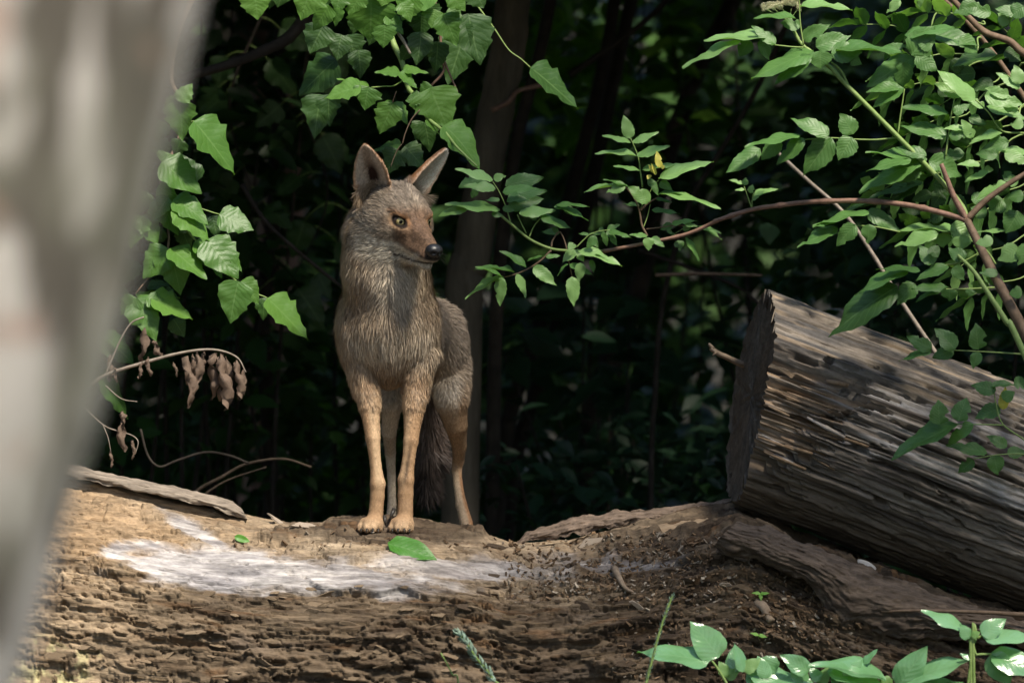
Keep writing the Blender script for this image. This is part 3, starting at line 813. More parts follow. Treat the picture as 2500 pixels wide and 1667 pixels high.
    def coat(P, N):
        n_ = len(P)
        q = (P - O) * 1000.0
        f, l, u = q @ F, q @ L, q @ U
        z = P[:, 2] - 0.85
        yb = P[:, 1]
        nz1 = fbm(P[:, 0] * 28, P[:, 1] * 28, P[:, 2] * 22, 3, 200); nz2 = fbm(P[:, 0] * 70, P[:, 1] * 70, P[:, 2] * 40, 2, 205)
        c = np.tile(np.array([0.33, 0.26, 0.19]), (n_, 1))
        c = mixc(c, (0.44, 0.365, 0.275), sstep(-0.1, 0.5, nz1))
        c = mixc(c, (0.155, 0.12, 0.09), sstep(0.1, 0.5, nz2) * 0.7)
        # back and flank greyer, darker saddle
        c = mixc(c, (0.25, 0.215, 0.185), sstep(0.12, 0.3, yb) * sstep(0.30, 0.45, z) * 0.85)
        # breast: pale tufts on the lower chest
        front = sstep(0.08, 0.0, yb) * sstep(0.0, 0.4, -N[:, 1])
        c = mixc(c, (0.50, 0.45, 0.38), front * np.exp(-((z - 0.47) / 0.06)**2) * (0.45 + 0.45 * sstep(-0.3, 0.3, nz1)))
        c = mixc(c, (0.30, 0.19, 0.11), front * np.exp(-((z - 0.375) / 0.035)**2) * 0.7)
        c = mixc(c, (0.17, 0.125, 0.085), front * np.exp(-((z - 0.555) / 0.035)**2) * 0.55)
        # legs
        leg = sstep(0.39, 0.27, z) * (1 - sstep(0.25, 0.35, yb))
        c = mixc(c, (0.37, 0.25, 0.155), leg)
        # inner / front strip paler on the forelegs
        for (a, b), sgn in zip(LEGS, (-1, 1)):
            t = np.clip((a[2] - P[:, 2]) / (a[2] - b[2]), 0, 1); cxl = a[0] + (b[0] - a[0]) * t
            ins = (P[:, 0] - cxl) * sgn
            near = leg * (np.abs(P[:, 0] - cxl) < 0.045)
            c = mixc(c, (0.55, 0.42, 0.29), near * sstep(0.0, 0.012, ins) * sstep(0.08, 0.14, z) * (0.8 if sgn > 0 else 0.45))
            if sgn < 0:    # black stripe down the foreleg
                st = near * np.exp(-((ins - 0.002 + 0.006 * (z - 0.2) / 0.08) / 0.005)**2) * sstep(0.115, 0.135, z) * sstep(0.235, 0.20, z)
                c = mixc(c, (0.03, 0.022, 0.018), np.clip(st * (0.7 + 0.8 * nz2), 0, 1))
        c = mixc(c, (0.34, 0.24, 0.16), leg * np.exp(-((z - 0.06) / 0.03)**2) * 0.5 * sstep(-0.2, 0.3, nz1))
        c = mixc(c, (0.56, 0.42, 0.29), leg * sstep(0.045, 0.02, z) * 0.8)
        # hind legs
        hind = sstep(0.25, 0.35, yb) * sstep(0.40, 0.28, z) * (yb < 0.665)
        c = mixc(c, (0.30, 0.205, 0.13), hind * 0.9)
        c = mixc(c, (0.58, 0.47, 0.36), hind * sstep(0.17, 0.10, z))
        near_h = P[:, 0] > -0.19
        c = mixc(c, (0.46, 0.25, 0.13), hind * near_h * sstep(0.17, 0.10, z) * sstep(0.1, 0.6, N[:, 0]) * 0.85)
        c = mixc(c, (0.50, 0.45, 0.39), hind * (~near_h) * 0.85)
        c = mixc(c, (0.58, 0.54, 0.48), sstep(0.3, 0.4, yb) * np.exp(-((z - 0.34) / 0.05)**2) * sstep(-0.1, -0.7, N[:, 0] + N[:, 1]) * near_h * 0.8 * (P[:, 0] < -0.13))
        tail = (yb > 0.665) & (z < 0.42)
        tl = tail.astype(float)
        c = mixc(c, (0.10, 0.08, 0.075), tl)
        c = mixc(c, (0.025, 0.02, 0.02), tl * sstep(0.25, 0.12, z))
        # head
        head = sstep(-118, -98, f) * sstep(-120, -92, u) * sstep(0.45, 0.62, z)
        neckf = sstep(0.52, 0.60, z) * (1 - head)
        c = mixc(c, (0.62, 0.58, 0.52), neckf * sstep(0.75, 0.62, z) * sstep(0.3, 0.9, -N[:, 1]) * np.exp(-((P[:, 0] + 0.285) / 0.055)**2) * 0.85)
        hc = np.tile(np.array([0.20, 0.17, 0.138]), (n_, 1))
        hc = mixc(hc, (0.33, 0.29, 0.24), sstep(-0.1, 0.4, nz2) * 0.7)
        hc = mixc(hc, (0.10, 0.085, 0.072), sstep(0.05, 0.45, nz1) * 0.6)
        hc = mixc(hc, (0.42, 0.39, 0.34), np.exp(-((f + 35) / 28)**2 - ((u + 42) / 16)**2) * 0.55)
        hc = mixc(hc, (0.16, 0.115, 0.08), sstep(-15, 5, f) * sstep(-40, -5, u) * sstep(45, 10, u))
        hc = mixc(hc, (0.135, 0.088, 0.06), sstep(5, 35, f) * sstep(-66, -50, u + 0.10 * (f - 60)))       # muzzle top
        hc = hc * (1 + 0.5 * np.clip(nz2, -0.7, 0.7) * sstep(-10, 20, f))[:, None]
        jaw = sstep(-54, -68, u + 0.10 * (f - 60)) 
        hc = mixc(hc, (0.60, 0.58, 0.53), jaw * sstep(-75, -10, f) * 0.95)
        hc = mixc(hc, (0.47, 0.45, 0.40), sstep(-60, -75, u) * sstep(-90, -50, f) * 0.8)
        for (ec, ed, hor, ver) in eyes:
            w = P - ec; a = (w @ hor) / 0.0165; b = (w @ ver) / 0.0105; dd = w @ ed
            rr = np.sqrt(a*a + b*b); ok = (dd > -0.02)
            hc = mixc(hc, (0.36, 0.20, 0.105), ok * np.exp(-((rr - 1.6) / 0.4)**2) * sstep(-0.4, 0.9, b) * 0.8)
            hc = mixc(hc, (0.44, 0.30, 0.19), ok * np.exp(-((rr - 1.6) / 0.3)**2) * sstep(0.3, -0.8, b) * 0.7)
            hc = mixc(hc, (0.018, 0.013, 0.011), ok * sstep(1.45, 1.15, rr))
            hc = mixc(hc, (0.06, 0.045, 0.035), ok * np.exp(-(((a + 1.9) / 0.6)**2 + ((b + 1.7) / 0.9)**2)) * 0.6)
        # lips: dark line
        ml = np.interp(f, [12, 40, 70, 95, 115, 128], [-80, -86, -85, -79, -74, -71])
        hc = mixc(hc, (0.02, 0.015, 0.013), np.exp(-((u - ml) / 3.2)**2) * sstep(8, 16, f) * (f < 132))
        hc = mixc(hc, (0.03, 0.025, 0.022), sstep(116, 122, f) * sstep(-66, -60, u))
        c = c * (1 - head[:, None]) + hc * head[:, None]
        # ears
        inear = np.zeros(n_); deep = np.zeros(n_)
        for (base, h, o, w, s) in ears:
            r = P - base; t = r @ h; oo = r @ o; ww = r @ w
            me_ = (t > 0.006) & (t < 0.14) & (np.abs(ww) < 0.06) & (np.abs(oo) < 0.05) & ((u > 24) | (t > 0.02))
            m = me_ * sstep(0.006, 0.03, t)
            front_ = sstep(0.0, 0.3, N @ o)
            ec = np.tile(np.array([0.31, 0.165, 0.08]), (n_, 1))
            ec = mixc(ec, (0.25, 0.16, 0.10), sstep(0.06, 0.11, t) * 0.6)
            inner = np.tile(np.array([0.42, 0.34, 0.28]), (n_, 1))
            inw = -ww * s if True else ww                       # + towards the middle of the head
            inner = mixc(inner, (0.66, 0.61, 0.56), sstep(0.004, 0.018, np.abs(ww)) * (0.8 if s < 0 else 1.0))
            inner = mixc(inner, (0.80, 0.75, 0.70), (np.ones(n_) if s > 0 else np.zeros(n_)))
            dk = np.exp(-((t - 0.048) / 0.034)**2 - ((ww + 0.004 * s) / 0.0145)**2)
            inner = mixc(inner, (0.035, 0.018, 0.015), np.clip(dk * 1.5, 0, 1) * (1.0 if s < 0 else 0.3))
            W = np.interp(np.clip(t / 0.138, 0, 1), [0, 0.2, 0.45, 0.65, 0.82, 0.94, 1.0], [0.043, 0.045, 0.041, 0.033, 0.022, 0.0125, 0.004])
            inner = mixc(inner, (0.40, 0.23, 0.12), sstep(0.78, 0.95, np.abs(ww) / W) * 0.7)
            ec = ec * (1 - front_[:, None]) + inner * front_[:, None]
            c = c * (1 - m[:, None]) + ec * m[:, None]
            inear = np.maximum(inear, m); deep = np.maximum(deep, np.clip(dk * 1.5, 0, 1) * front_ * m)
        gz = pnoise(P[:, 0] * 210, P[:, 1] * 210, P[:, 2] * 170, 260)
        c = c * (1 + (0.32 + 0.38 * head * (1 - inear)) * np.clip(gz, -1, 1))[:, None]
        # hair length
        ln = np.full(n_, 0.027)
        ln = np.where(sstep(0.45, 0.6, z) > 0.5, 0.032, ln)
        ln = ln + 0.012 * np.exp(-((z - 0.50) / 0.06)**2) * (yb < 0.12)
        legm = np.maximum(leg, hind); ln = ln * (1 - legm) + (0.0065 + 0.007 * sstep(0.2, 0.36, z)) * legm
        hl = 0.015 + 0.012 * sstep(-20, -70, f)
        hl = np.where(f > 0, np.interp(f, [0, 30, 110], [0.011, 0.008, 0.0045]), hl)
        hl = np.where((u < -70) & (f < 30), 0.020, hl)
        ln = ln * (1 - head) + hl * head
        ln = ln * (1 - inear) + 0.007 * inear
        ln = np.where(tail, 0.055, ln)
        for (ec, ed, hor, ver) in eyes:
            w = P - ec; rr = np.sqrt(((w @ hor) / 0.017)**2 + ((w @ ver) / 0.0115)**2); dd = w @ ed
            ln = np.where((rr < 1.15) & (dd > -0.03), 0.0, np.where((rr < 1.8) & (dd > -0.03), np.minimum(ln, 0.005), ln))
        ln = np.where((f > 120) & (head > 0.5) & (u > -62), 0, ln)
        ln = np.where(deep > 0.55, 0, ln)
        # lie of the hair
        flow = np.zeros((n_, 3)); flow[:, 2] = -1.0
        flow += (1 - legm)[:, None] * sstep(0.1, 0.25, yb)[:, None] * np.array([0.3, 1.2, -0.1])[None]
        side = np.sign(P[:, 0] + 0.30)[:, None] * np.array([0.35, 0, 0])[None]
        flow += side * ((1 - head) * sstep(0.45, 0.6, z))[:, None]
        hf = (-F * 1.0)[None] + np.outer(np.sign(l) * 0.5, L) + np.outer(np.where(u < -40, -0.7, 0.15), U)
        flow = flow * (1 - head[:, None]) + hf * head[:, None]
        for (base, h, o, w, s) in ears:
            r = P - base; m = inear * (np.linalg.norm(r, axis=1) < 0.16)
            flow = flow * (1 - m[:, None]) + h[None] * m[:, None]
        return np.clip(c * np.array([1.06, 0.98, 0.87])[None], 0.004, 0.9), ln, flow, head, inear, tl
    c, ln, flow, head, inear, tl = coat(V, vn)
    root = empty('coyote', (float(p(960, 1283, 0)[0]), 0.0, 0.85), 'grey brown coyote standing on the fallen log with its head turned aside', 'coyote')
    me = new_mesh('body', V, Fq, True, c * 0.8)
    wobj('body', me, M['skin'], root)
    # ---- fur: tapered blades, coloured root to tip
    rg = np.random.default_rng(3)
    fc = V[Fq].mean(1); fnn = fn / (np.linalg.norm(fn, axis=1)[:, None] + 1e-12)
    toward = fnn @ np.array([0.0, -1.0, 0.1])
    lnf = ln[Fq].mean(1)
    wgt = area * np.where(lnf < 0.012, 1.9, 1.0) * np.where(lnf <= 0.0005, 0, 1) * np.where(toward < -0.45, 0.25, 1.0) * np.where(head[Fq].mean(1) > 0.4, 3.0, 1.0)
    NB = 270000
    pick = rg.choice(len(Fq), NB, p=wgt / wgt.sum())
    uv = rg.uniform(0, 1, (NB, 2, 1))
    q = V[Fq[pick]]
    R = (q[:, 0] * (1 - uv[:, 0]) + q[:, 1] * uv[:, 0]) * (1 - uv[:, 1]) + (q[:, 3] * (1 - uv[:, 0]) + q[:, 2] * uv[:, 0]) * uv[:, 1]
    qn = vn[Fq[pick]]; N = qn.mean(1); N /= np.linalg.norm(N, axis=1)[:, None] + 1e-9
    cc, l2, fl, hd, ie, tlb = coat(R, N)
    keep = l2 > 0.001
    R, N, cc, l2, fl, hd, ie, tlb = (a[keep] for a in (R, N, cc, l2, fl, hd, ie, tlb))
    NB = len(R)
    T = fl - N * (fl * N).sum(1)[:, None]; T /= np.linalg.norm(T, axis=1)[:, None] + 1e-6
    clump = np.stack([fbm(R[:, 0] * 45, R[:, 1] * 45, R[:, 2] * 35, 2, 220 + i) for i in range(3)], -1)
    T = T + 0.5 * clump + rg.normal(0, 0.16, (NB, 3)); T -= N * (T * N).sum(1)[:, None] * 0.8
    T /= np.linalg.norm(T, axis=1)[:, None] + 1e-6
    lift = np.where(l2 < 0.012, 0.34, 0.42) + rg.normal(0, 0.10, NB)
    lift = np.where(ie > 0.5, 0.6, lift)
    dirv = T + N * lift[:, None]; dirv /= np.linalg.norm(dirv, axis=1)[:, None]
    tipd = T + N * (lift * 0.15)[:, None]; tipd /= np.linalg.norm(tipd, axis=1)[:, None]
    ll = l2 * rg.uniform(0.6, 1.25, NB) * (1 + 0.3 * clump[:, 0])
    wv = np.cross(dirv, N); wv /= np.linalg.norm(wv, axis=1)[:, None] + 1e-9
    wd = np.interp(ll, [0.003, 0.01, 0.04, 0.06], [0.0006, 0.0007, 0.0010, 0.0012]) * rg.uniform(0.7, 1.3, NB)
    base = R - N * 0.0015
    m1 = base + dirv * (ll * 0.55)[:, None]; tip = m1 + tipd * (ll * 0.45)[:, None]
    HV = np.stack([base - wv * wd[:, None], base + wv * wd[:, None], m1 + wv * (wd * 0.75)[:, None], m1 - wv * (wd * 0.75)[:, None], tip], 1).reshape(-1, 3)
    i5 = np.arange(NB) * 5
    tri = np.concatenate([np.stack([i5, i5 + 1, i5 + 2], -1), np.stack([i5, i5 + 2, i5 + 3], -1), np.stack([i5 + 3, i5 + 2, i5 + 4], -1)])
    # banded guard hairs
    kind = rg.uniform(0, 1, NB); grey = np.clip((1 - ie) * sstep(0.008, 0.02, l2), 0, 1)
    val = (rg.uniform(0.72, 1.28, NB) * (1 + 0.30 * np.clip(fbm(R[:, 0] * 60, R[:, 1] * 60, R[:, 2] * 26, 2, 240), -1, 1) * sstep(0.012, 0.03, l2)))[:, None]
    rootc = cc * 0.75 * val; midc = cc * 1.05 * val; tipc = cc * 1.25 * val
    dk = (kind < 0.36) * grey
    tipc = tipc * (1 - dk[:, None] * 0.72); midc = midc * (1 - dk[:, None] * 0.25)
    lt = (kind > 0.74) * grey * (1 - tlb)
    tipc = tipc * (1 - lt[:, None] * 0.5) + np.array([0.52, 0.47, 0.40])[None] * lt[:, None] * 0.5
    HC = np.stack([rootc, rootc, midc, midc, tipc], 1).reshape(-1, 3)
    fm = new_mesh('fur', HV, tri, True, np.clip(HC, 0.004, 0.9))
    nn = N + 0.35 * dirv * 0 + rg.normal(0, 0.16, (NB, 3)); nn /= np.linalg.norm(nn, axis=1)[:, None]
    fm.normals_split_custom_set_from_vertices(np.repeat(nn, 5, axis=0).astype(np.float32))
    wobj('fur', fm, M['fur'], root)
    # ---- eyes, nose, claws, whiskers
    def sphere(name, c, R3, axes, nu=28, nv=18, fnc=None):
        th = np.linspace(0, np.pi, nv); ph = np.linspace(0, 2*np.pi, nu, endpoint=False)
        T_, P_ = np.meshgrid(th, ph, indexing='ij')
        a = np.cos(T_).ravel(); b = (np.sin(T_) * np.cos(P_)).ravel(); d = (np.sin(T_) * np.sin(P_)).ravel()
        rr = fnc(a, b, d) if fnc else np.ones_like(a)
        vv = np.outer(a * R3[0] * rr, axes[0]) + np.outer(b * R3[1] * rr, axes[1]) + np.outer(d * R3[2] * rr, axes[2]) + c
        i = np.arange(nv - 1)[:, None] * nu; j = np.arange(nu)[None]; j2 = (j + 1) % nu
        ff = np.stack([i + j, i + nu + j, i + nu + j2, i + j2], -1).reshape(-1, 4)
        return vv, ff, a, b, d
    look = F * 0.80 - U * 0.02
    for (c_, ed, hor, ver) in eyes:
        g = ed * 0.75 + F * 0.45; g /= np.linalg.norm(g)
        h2 = hor - g * (hor @ g); h2 /= np.linalg.norm(h2); v2 = np.cross(g, h2)
        vv, ff, a, b, d = sphere('eye', c_ - ed * 0.0085, (0.0165, 0.0165, 0.0165), (g, h2, v2), 40, 40)
        ang = np.arccos(np.clip(a, -1, 1))
        ec = np.tile(np.array([0.06, 0.04, 0.03]), (len(vv), 1))
        ec = mixc(ec, (0.42, 0.33, 0.13), (ang < 0.66).astype(float))
        ec = mixc(ec, (0.58, 0.50, 0.26), sstep(0.50, 0.36, ang) )
        ec = mixc(ec, (0.005, 0.005, 0.005), (ang < 0.255).astype(float))
        wobj('eye', new_mesh('eye', vv, ff, True, ec), M['eye'], root)
    def nosef(a, b, d):
        r = 1 + 0.10 * np.clip(np.abs(b), 0, 1)
        for s in (-1, 1):
            r -= 0.42 * np.exp(-(((b - 0.48 * s) / 0.20)**2 + ((d + 0.10) / 0.22)**2)) * (a > 0)
        r -= 0.14 * np.exp(-(b / 0.07)**2) * (a > 0) * (d < 0.1)
        return r
    vv, ff, *_ = sphere('nose', H(121, 0, -40), (0.0185, 0.0205, 0.0170), (F, L, U), 40, 30, nosef)
    wobj('nose', new_mesh('nose', vv, ff), M['nose'], root)
    for cx, lead in ((912, -14), (985, -8)):
        for tx, ty in ((-22, -0.030), (-8, -0.047), (7, -0.047), (20, -0.030)):
            a = Vector(p(cx + lead * 0.6 + tx, 1274, ty - 0.007)); 
            wobj('claw', tube_mesh('claw', [a, a + Vector((0, -0.008, -0.002)), a + Vector((0, -0.014, -0.009))], [0.0032, 0.0025, 0.0006], 6), M['claw'], root)
    for a, b in ((p(938, 1243, -0.006), p(941, 1266, -0.014)), (p(962, 1226, -0.002), p(951, 1251, -0.012))):
        a = Vector(a); b = Vector(b)
        wobj('dew_claw', tube_mesh('dew_claw', [a, a.lerp(b, .5) + Vector((0, -0.004, 0)), b], [0.0055, 0.0045, 0.0015], 7), M['claw'], root)
    wv_ = []; wf = []
    for s in (-1, 1):
        for k in range(9):
            b0 = Vector(H(92 + 3 * (k % 3) * 2, 16 * s, -50 - 3 * (k // 3))); dr = Vector(L * s * 0.8 + F * (0.25 - 0.1 * (k % 3)) - U * (0.15 + 0.14 * (k // 3))).normalized()
            pts = [b0, b0 + dr * 0.025, b0 + dr * 0.05 + Vector((0, 0, -0.006))]
            TV, TF, _ = tube_arrays(pts, [0.0004, 0.0003, 0.0001], 3); wf.append(TF + sum(len(q) for q in wv_)); wv_.append(TV)
    wobj('whiskers', new_mesh('whiskers', np.concatenate(wv_), np.concatenate(wf)), M['claw'], root)
    # settle the paws onto the log
    gaps = []
    for cx, cy, yy in ((907, 1276, -0.03), (981, 1276, -0.03)):
        a = Vector(p(cx, cy, yy)); h = BVH_LOG.ray_cast(Vector((a.x, yy, 1.3)), Vector((0, 0, -1)))
        if h[0] is not None: gaps.append((0.842 - h[0].z))
    print('paw gaps', gaps)
    root.location.z -= max(-0.01, min(0.03, sum(gaps) / max(1, len(gaps)) + 0.007))
    return root
def _coat_mats():
    for nm, r, sp in (('skin', 0.8, 0.2), ('fur', 0.62, 0.35), ('eye', 0.08, 0.6)):
        m, nt, b, out = base_mat({'skin': 'hide', 'fur': 'agouti_fur', 'eye': 'amber_eye'}[nm])
        a = nd(nt, 'ShaderNodeVertexColor', layer_name='Col')
        nt.links.new(a.outputs[0], b.inputs['Base Color']); b.inputs['Roughness'].default_value = r; b.inputs['Specular IOR Level'].default_value = sp
        M[nm] = m
    M['nose'] = plain_mat('wet_black_nose', (0.006, 0.006, 0.007), (0.016, 0.015, 0.016), 500, 0.35, 0.5, 0.0008, spec=0.5)
    M['claw'] = plain_mat('dark_claw', (0.02, 0.018, 0.016), (0.05, 0.045, 0.04), 60, 0.4)
_coat_mats()
COYOTE = make_coyote()
# ------------------------------------------------------------------ leaves
def leaf_mesh(kind, seed, mat):
    r = np.random.default_rng(seed * 13 + hash_kind(kind))
    n = {'elder': 13, 'box': 15, 'weed': 12, 'withered': 12, 'plain': 8}[kind]
    t = np.linspace(0, 1, n)
    if kind == 'elder':
        w = (t**0.62) * ((1 - t)**1.0); w /= w.max(); tooth = 0.05
        sl = sr = w
        tl = 1 + tooth * np.where(np.arange(n) % 2, 1, -1); tr = 1 + tooth * np.where(np.arange(n) % 2, -1, 1)
        wl, wr = w * tl, w * tr
        for side in (wl, wr):                       # insect bites
            if r.random() < 0.6:
                c = r.uniform(0.3, 0.95); side *= 1 - r.uniform(0.3, 0.75) * np.exp(-((t - c) / r.uniform(0.05, 0.09))**2)
        if r.random() < 0.3: wl, wr = wl * (1 - 0.85 * (t > 0.86)), wr * (1 - 0.6 * (t > 0.9))
    elif kind == 'box':
        w = (t**0.62) * ((1 - t)**1.10); w /= w.max()
        lob = 0.085 * np.where(np.arange(n) % 3 == 0, 1, np.where(np.arange(n) % 3 == 1, -0.2, -0.9)) * (t > 0.2) * (t < 0.93)
        k1, k2 = r.uniform(0.5, 1.5, 2)
        wl, wr = w * (1 + lob * k1), w * (1 + np.roll(lob, int(r.integers(0, 2))) * k2)
        if r.random() < 0.5: wl = wl * (1 - 0.2 * sstep(0.42, 0.5, t)) 
        if r.random() < 0.5: wr = wr * (1 - 0.2 * sstep(0.48, 0.56, t))
    elif kind == 'weed':
        w = (t**0.55) * ((1 - t)**1.05); w /= w.max(); wl = w * (1 + 0.03 * r.normal(size=n)); wr = w * (1 + 0.03 * r.normal(size=n))
    elif kind == 'withered':
        w = (t**0.6) * ((1 - t)**0.5); w /= w.max(); wl = w * r.uniform(0.6, 1.15, n); wr = w * r.uniform(0.6, 1.15, n)
    else:
        w = (t**0.6) * ((1 - t)**0.8); w /= w.max(); wl = wr = w
    wl = np.maximum(wl, 0.012); wr = np.maximum(wr, 0.012)
    fold = r.uniform(0.10, 0.32) * (1 if kind != 'withered' else 3.5); curve = r.uniform(0.05, 0.24); bend = r.uniform(-0.10, 0.10)
    V = []; UV = []
    for i in range(n):
        for j, s in enumerate((-1, -0.5, 0, 0.5, 1)):
            ww = wl[i] if s < 0 else wr[i]
            x = s * ww * 0.5
            z = fold * abs(x) - curve * t[i]**2 * 0.8 - 0.12 * (abs(s) > 0.9) * abs(x) + 0.025 * math.sin(6 * t[i] * (3 if kind == 'box' else 2) + 2 * s + seed) * abs(s)
            yy = t[i] - (0.10 * abs(s) * ww * (0.7 if kind == 'box' else 0.3))
            if kind == 'withered':
                ph = s * (1.5 + 0.6 * math.sin(seed + 5 * t[i])); rr = ww * 0.24; x = rr * math.sin(ph) + 0.10 * math.sin(7 * t[i] + seed) + r.normal(0, 0.05); z = rr * 0.5 * math.cos(ph) + 0.06 * math.sin(11 * t[i] + 2.3 * seed + 2 * s) - 0.15 * t[i] * t[i] + r.normal(0, 0.045)
            V.append((x + bend * t[i]**2, yy, z)); UV.append((s, t[i]))
    F = []
    for i in range(n - 1):
        for j in range(4):
            a = i * 5 + j; F.append([a, a + 1, a + 6, a + 5])
    me = new_mesh('leaf', V, np.array(F), kind != 'withered', None, UV)
    me.materials.append(mat)
    return me
def hash_kind(k): return sum(ord(c) for c in k)
LEAFLIB = {}
def lib(kind, mk):
    if (kind, mk) not in LEAFLIB: LEAFLIB[(kind, mk)] = [leaf_mesh(kind, s, M[mk]) for s in range(9)]
    return LEAFLIB[(kind, mk)]
RLEAF = random.Random(5)
def put_leaf(name, kind, mk, a, b, width, nrm, parent, variant=None):
    """leaf blade from base a to tip b (world), width in metres, blade normal roughly nrm"""
    y = b - a; L = y.length; y = y / L
    z = (nrm - y * nrm.dot(y)).normalized(); x = y.cross(z)
    me = RLEAF.choice(lib(kind, mk)) if variant is None else lib(kind, mk)[variant]
    m = Matrix(((x.x * width, y.x * L, z.x * L, a.x), (x.y * width, y.y * L, z.y * L, a.y), (x.z * width, y.z * L, z.z * L, a.z), (0, 0, 0, 1)))
    o = bpy.data.objects.new(name, me); col.objects.link(o)
    if parent is not None:
        o.parent = parent
        if parent.type == 'EMPTY': m = Matrix.Translation(-parent.location) @ m
    o.matrix_basis = m
    return o
def px_leaf(name, kind, mk, A, B, w, Y, parent, ratio=0.42, jit=0.03):
    """leaf given by its outline's base and tip in the photograph and its apparent width; narrow ones are seen edge-on"""
    y0 = Y + RLEAF.uniform(-jit, jit)
    L = math.hypot(B[0] - A[0], B[1] - A[1]) / 1000
    a = pt(A[0], A[1], y0); b = pt(B[0], B[1], y0 + RLEAF.uniform(-0.25, 0.15) * L)
    k = min(1.0, max(0.32, (w / 1000 / max(L, 1e-4)) / ratio))       # cosine towards the camera
    up = math.sqrt(max(0.0, 1 - k * k))
    n = Vector((RLEAF.uniform(-0.25, 0.25), -k * RLEAF.uniform(0.85, 1.0), up + (0.12 if kind == 'box' else 0.28) + RLEAF.uniform(-0.1, 0.15)))
    return put_leaf(name, kind, mk, a, b, w / 1000 / k * (1.2 if kind == 'box' else 1.06), n, parent)
def zone(ox, oy, s): return lambda x, y: (ox + x / s, oy + y / s)
ZA = zone(450, 0, 2.94); ZB = zone(200, 150, 1.568); ZCN = zone(1050, 250, 2.94); ZD = zone(1650, 0, 1.845); ZE = zone(1700, 650, 1.845); ZF = zone(1500, 1400, 2.352); ZL = zone(0, 1080, 1.8816); ZR = zone(1200, 1080, 1.8092); ZM = zone(1100, 600, 2.1773); ZT = zone(1150, 0, 3.485)
I = lambda x, y: (x, y)
def stem(name, Z, pts, Y, r0, r1, mk, parent, Y1=None, n=6, sides=6, wob=0.15):
    q = [Z(*p) for p in pts]; m = len(q)
    P = [pt(x, y, Y + (0 if Y1 is None else (Y1 - Y) * i / (m - 1))) for i, (x, y) in enumerate(q)]
    S = smooth_path(P, n)
    return wobj(name, tube_mesh(name, S, np.linspace(r0, r1, len(S)), sides, wob), M[mk], parent)

# ------------------------------------------------------------------ box elder hanging over the log (top)
top = empty('box_elder_branch', pt(1010, -260, 0.55), 'leafy green branch with toothed leaves hanging above the coyote', 'branch', 'box elder branches')
stem('branch', ZA, [(2300,-760),(2000,-400),(1640,-140),(1440,0),(1490,280),(1560,440),(1612,640),(1700,720),(1740,840),(1870,950),(1960,1060),(2100,1195)], 0.55, 0.011, 0.0022, 'stem_green', top, 0.10)
wobj('limb', tube_mesh('limb', smooth_path([pt(1268,-160,2.2), pt(1262,-250,1.3), pt(*ZA(2300,-760),0.55)], 6), np.linspace(0.026, 0.012, 13), 7, 0.1), M['stem_dark'], top)
stem('twig', ZA, [(1640,-140),(1770,-30),(1830,150),(1842,400),(1862,510),(1765,625)], 0.33, 0.005, 0.003, 'stem_red', top)
stem('twig', ZA, [(1845,390),(1890,500),(1962,662)], 0.33, 0.0035, 0.002, 'stem_red', top)
stem('twig', ZA, [(1530,230),(1580,310),(1622,388)], 0.26, 0.0042, 0.0036, 'twig_grey', top)
stem('twig', ZA, [(1440,0),(1200,-80),(900,-120),(500,-90)], 0.33, 0.006, 0.003, 'stem_brown', top)
stem('twig', ZA, [(1340,630),(1430,622),(1510,615),(1590,560)], 0.24, 0.0016, 0.0016, 'stem_green', top)
stem('twig', ZA, [(1522,655),(1495,735)], 0.22, 0.0012, 0.0012, 'stem_red', top)
stem('twig', ZA, [(1690,790),(1630,860),(1585,960),(1565,1035)], 0.20, 0.0016, 0.0014, 'stem_brown', top)
stem('twig', ZA, [(1560,1035),(1520,1095),(1480,1200)], 0.22, 0.0014, 0.001, 'stem_brown', top)
LA_ = [(500,-60,532,145,180,0),(920,-90,815,135,230,0),(1040,40,925,225,130,0),(1120,-40,1080,90,130,0),(1120,60,1075,190,60,0),(1340,0,1350,295,290,0),(1230,140,1215,250,90,1),(1440,180,1440,345,140,0),
 (1450,110,1570,250,80,0),(1810,-40,1480,60,190,0),(1700,100,1705,270,150,1),(1800,70,1760,200,150,0),(1860,100,1960,335,150,0),(2040,100,2100,470,200,1),(1900,60,1990,140,80,0),(1960,-60,1890,70,130,0),(2080,-70,2150,60,160,1),
 (1700,230,1690,465,150,1),(1820,300,1810,520,120,1),(1545,515,1365,505,75,0),(1570,500,1755,500,65,0),(1545,520,1675,635,75,0),(1325,620,1100,548,50,0),(1270,625,1000,680,150,0),(1325,625,1275,785,175,0),
 (1495,735,1375,757,35,0),(1495,740,1415,970,150,0),(1500,740,1620,880,60,0),(1700,700,1585,715,85,0),(1770,630,1875,945,290,0),(1780,620,1690,700,110,0),(1700,870,1650,1015,100,1),(1725,880,1775,1090,110,1),
 (1730,865,1840,945,40,0),(1860,900,2170,1165,170,0),(1555,1035,1345,1070,80,1),(1540,1080,1430,1240,160,1),(1580,1050,1730,1190,150,1),(1090,430,810,680,220,2),(1130,250,1080,430,150,2),(985,680,910,990,150,1),(1040,680,1020,905,80,1),
 (1640,-30,1560,150,170,0),(720,-120,690,60,160,1),(1250,-60,1300,90,150,1),(1440,-110,1400,40,180,0),(2010,250,1890,610,120,2),(1650,60,1600,160,120,1),(1930,-20,2010,90,120,0),(1180,250,1230,470,170,2),(1000,180,900,380,190,2),(1250,360,1280,560,140,2)]
LA_ += [(1560,20,1640,150,110,0),(1270,-40,1180,110,130,0),(1000,-60,960,90,130,1),(640,-100,620,70,120,1),(1760,40,1830,180,110,1),(1400,150,1330,330,120,1),(2000,180,2060,330,110,1),(1620,330,1560,450,90,1)]
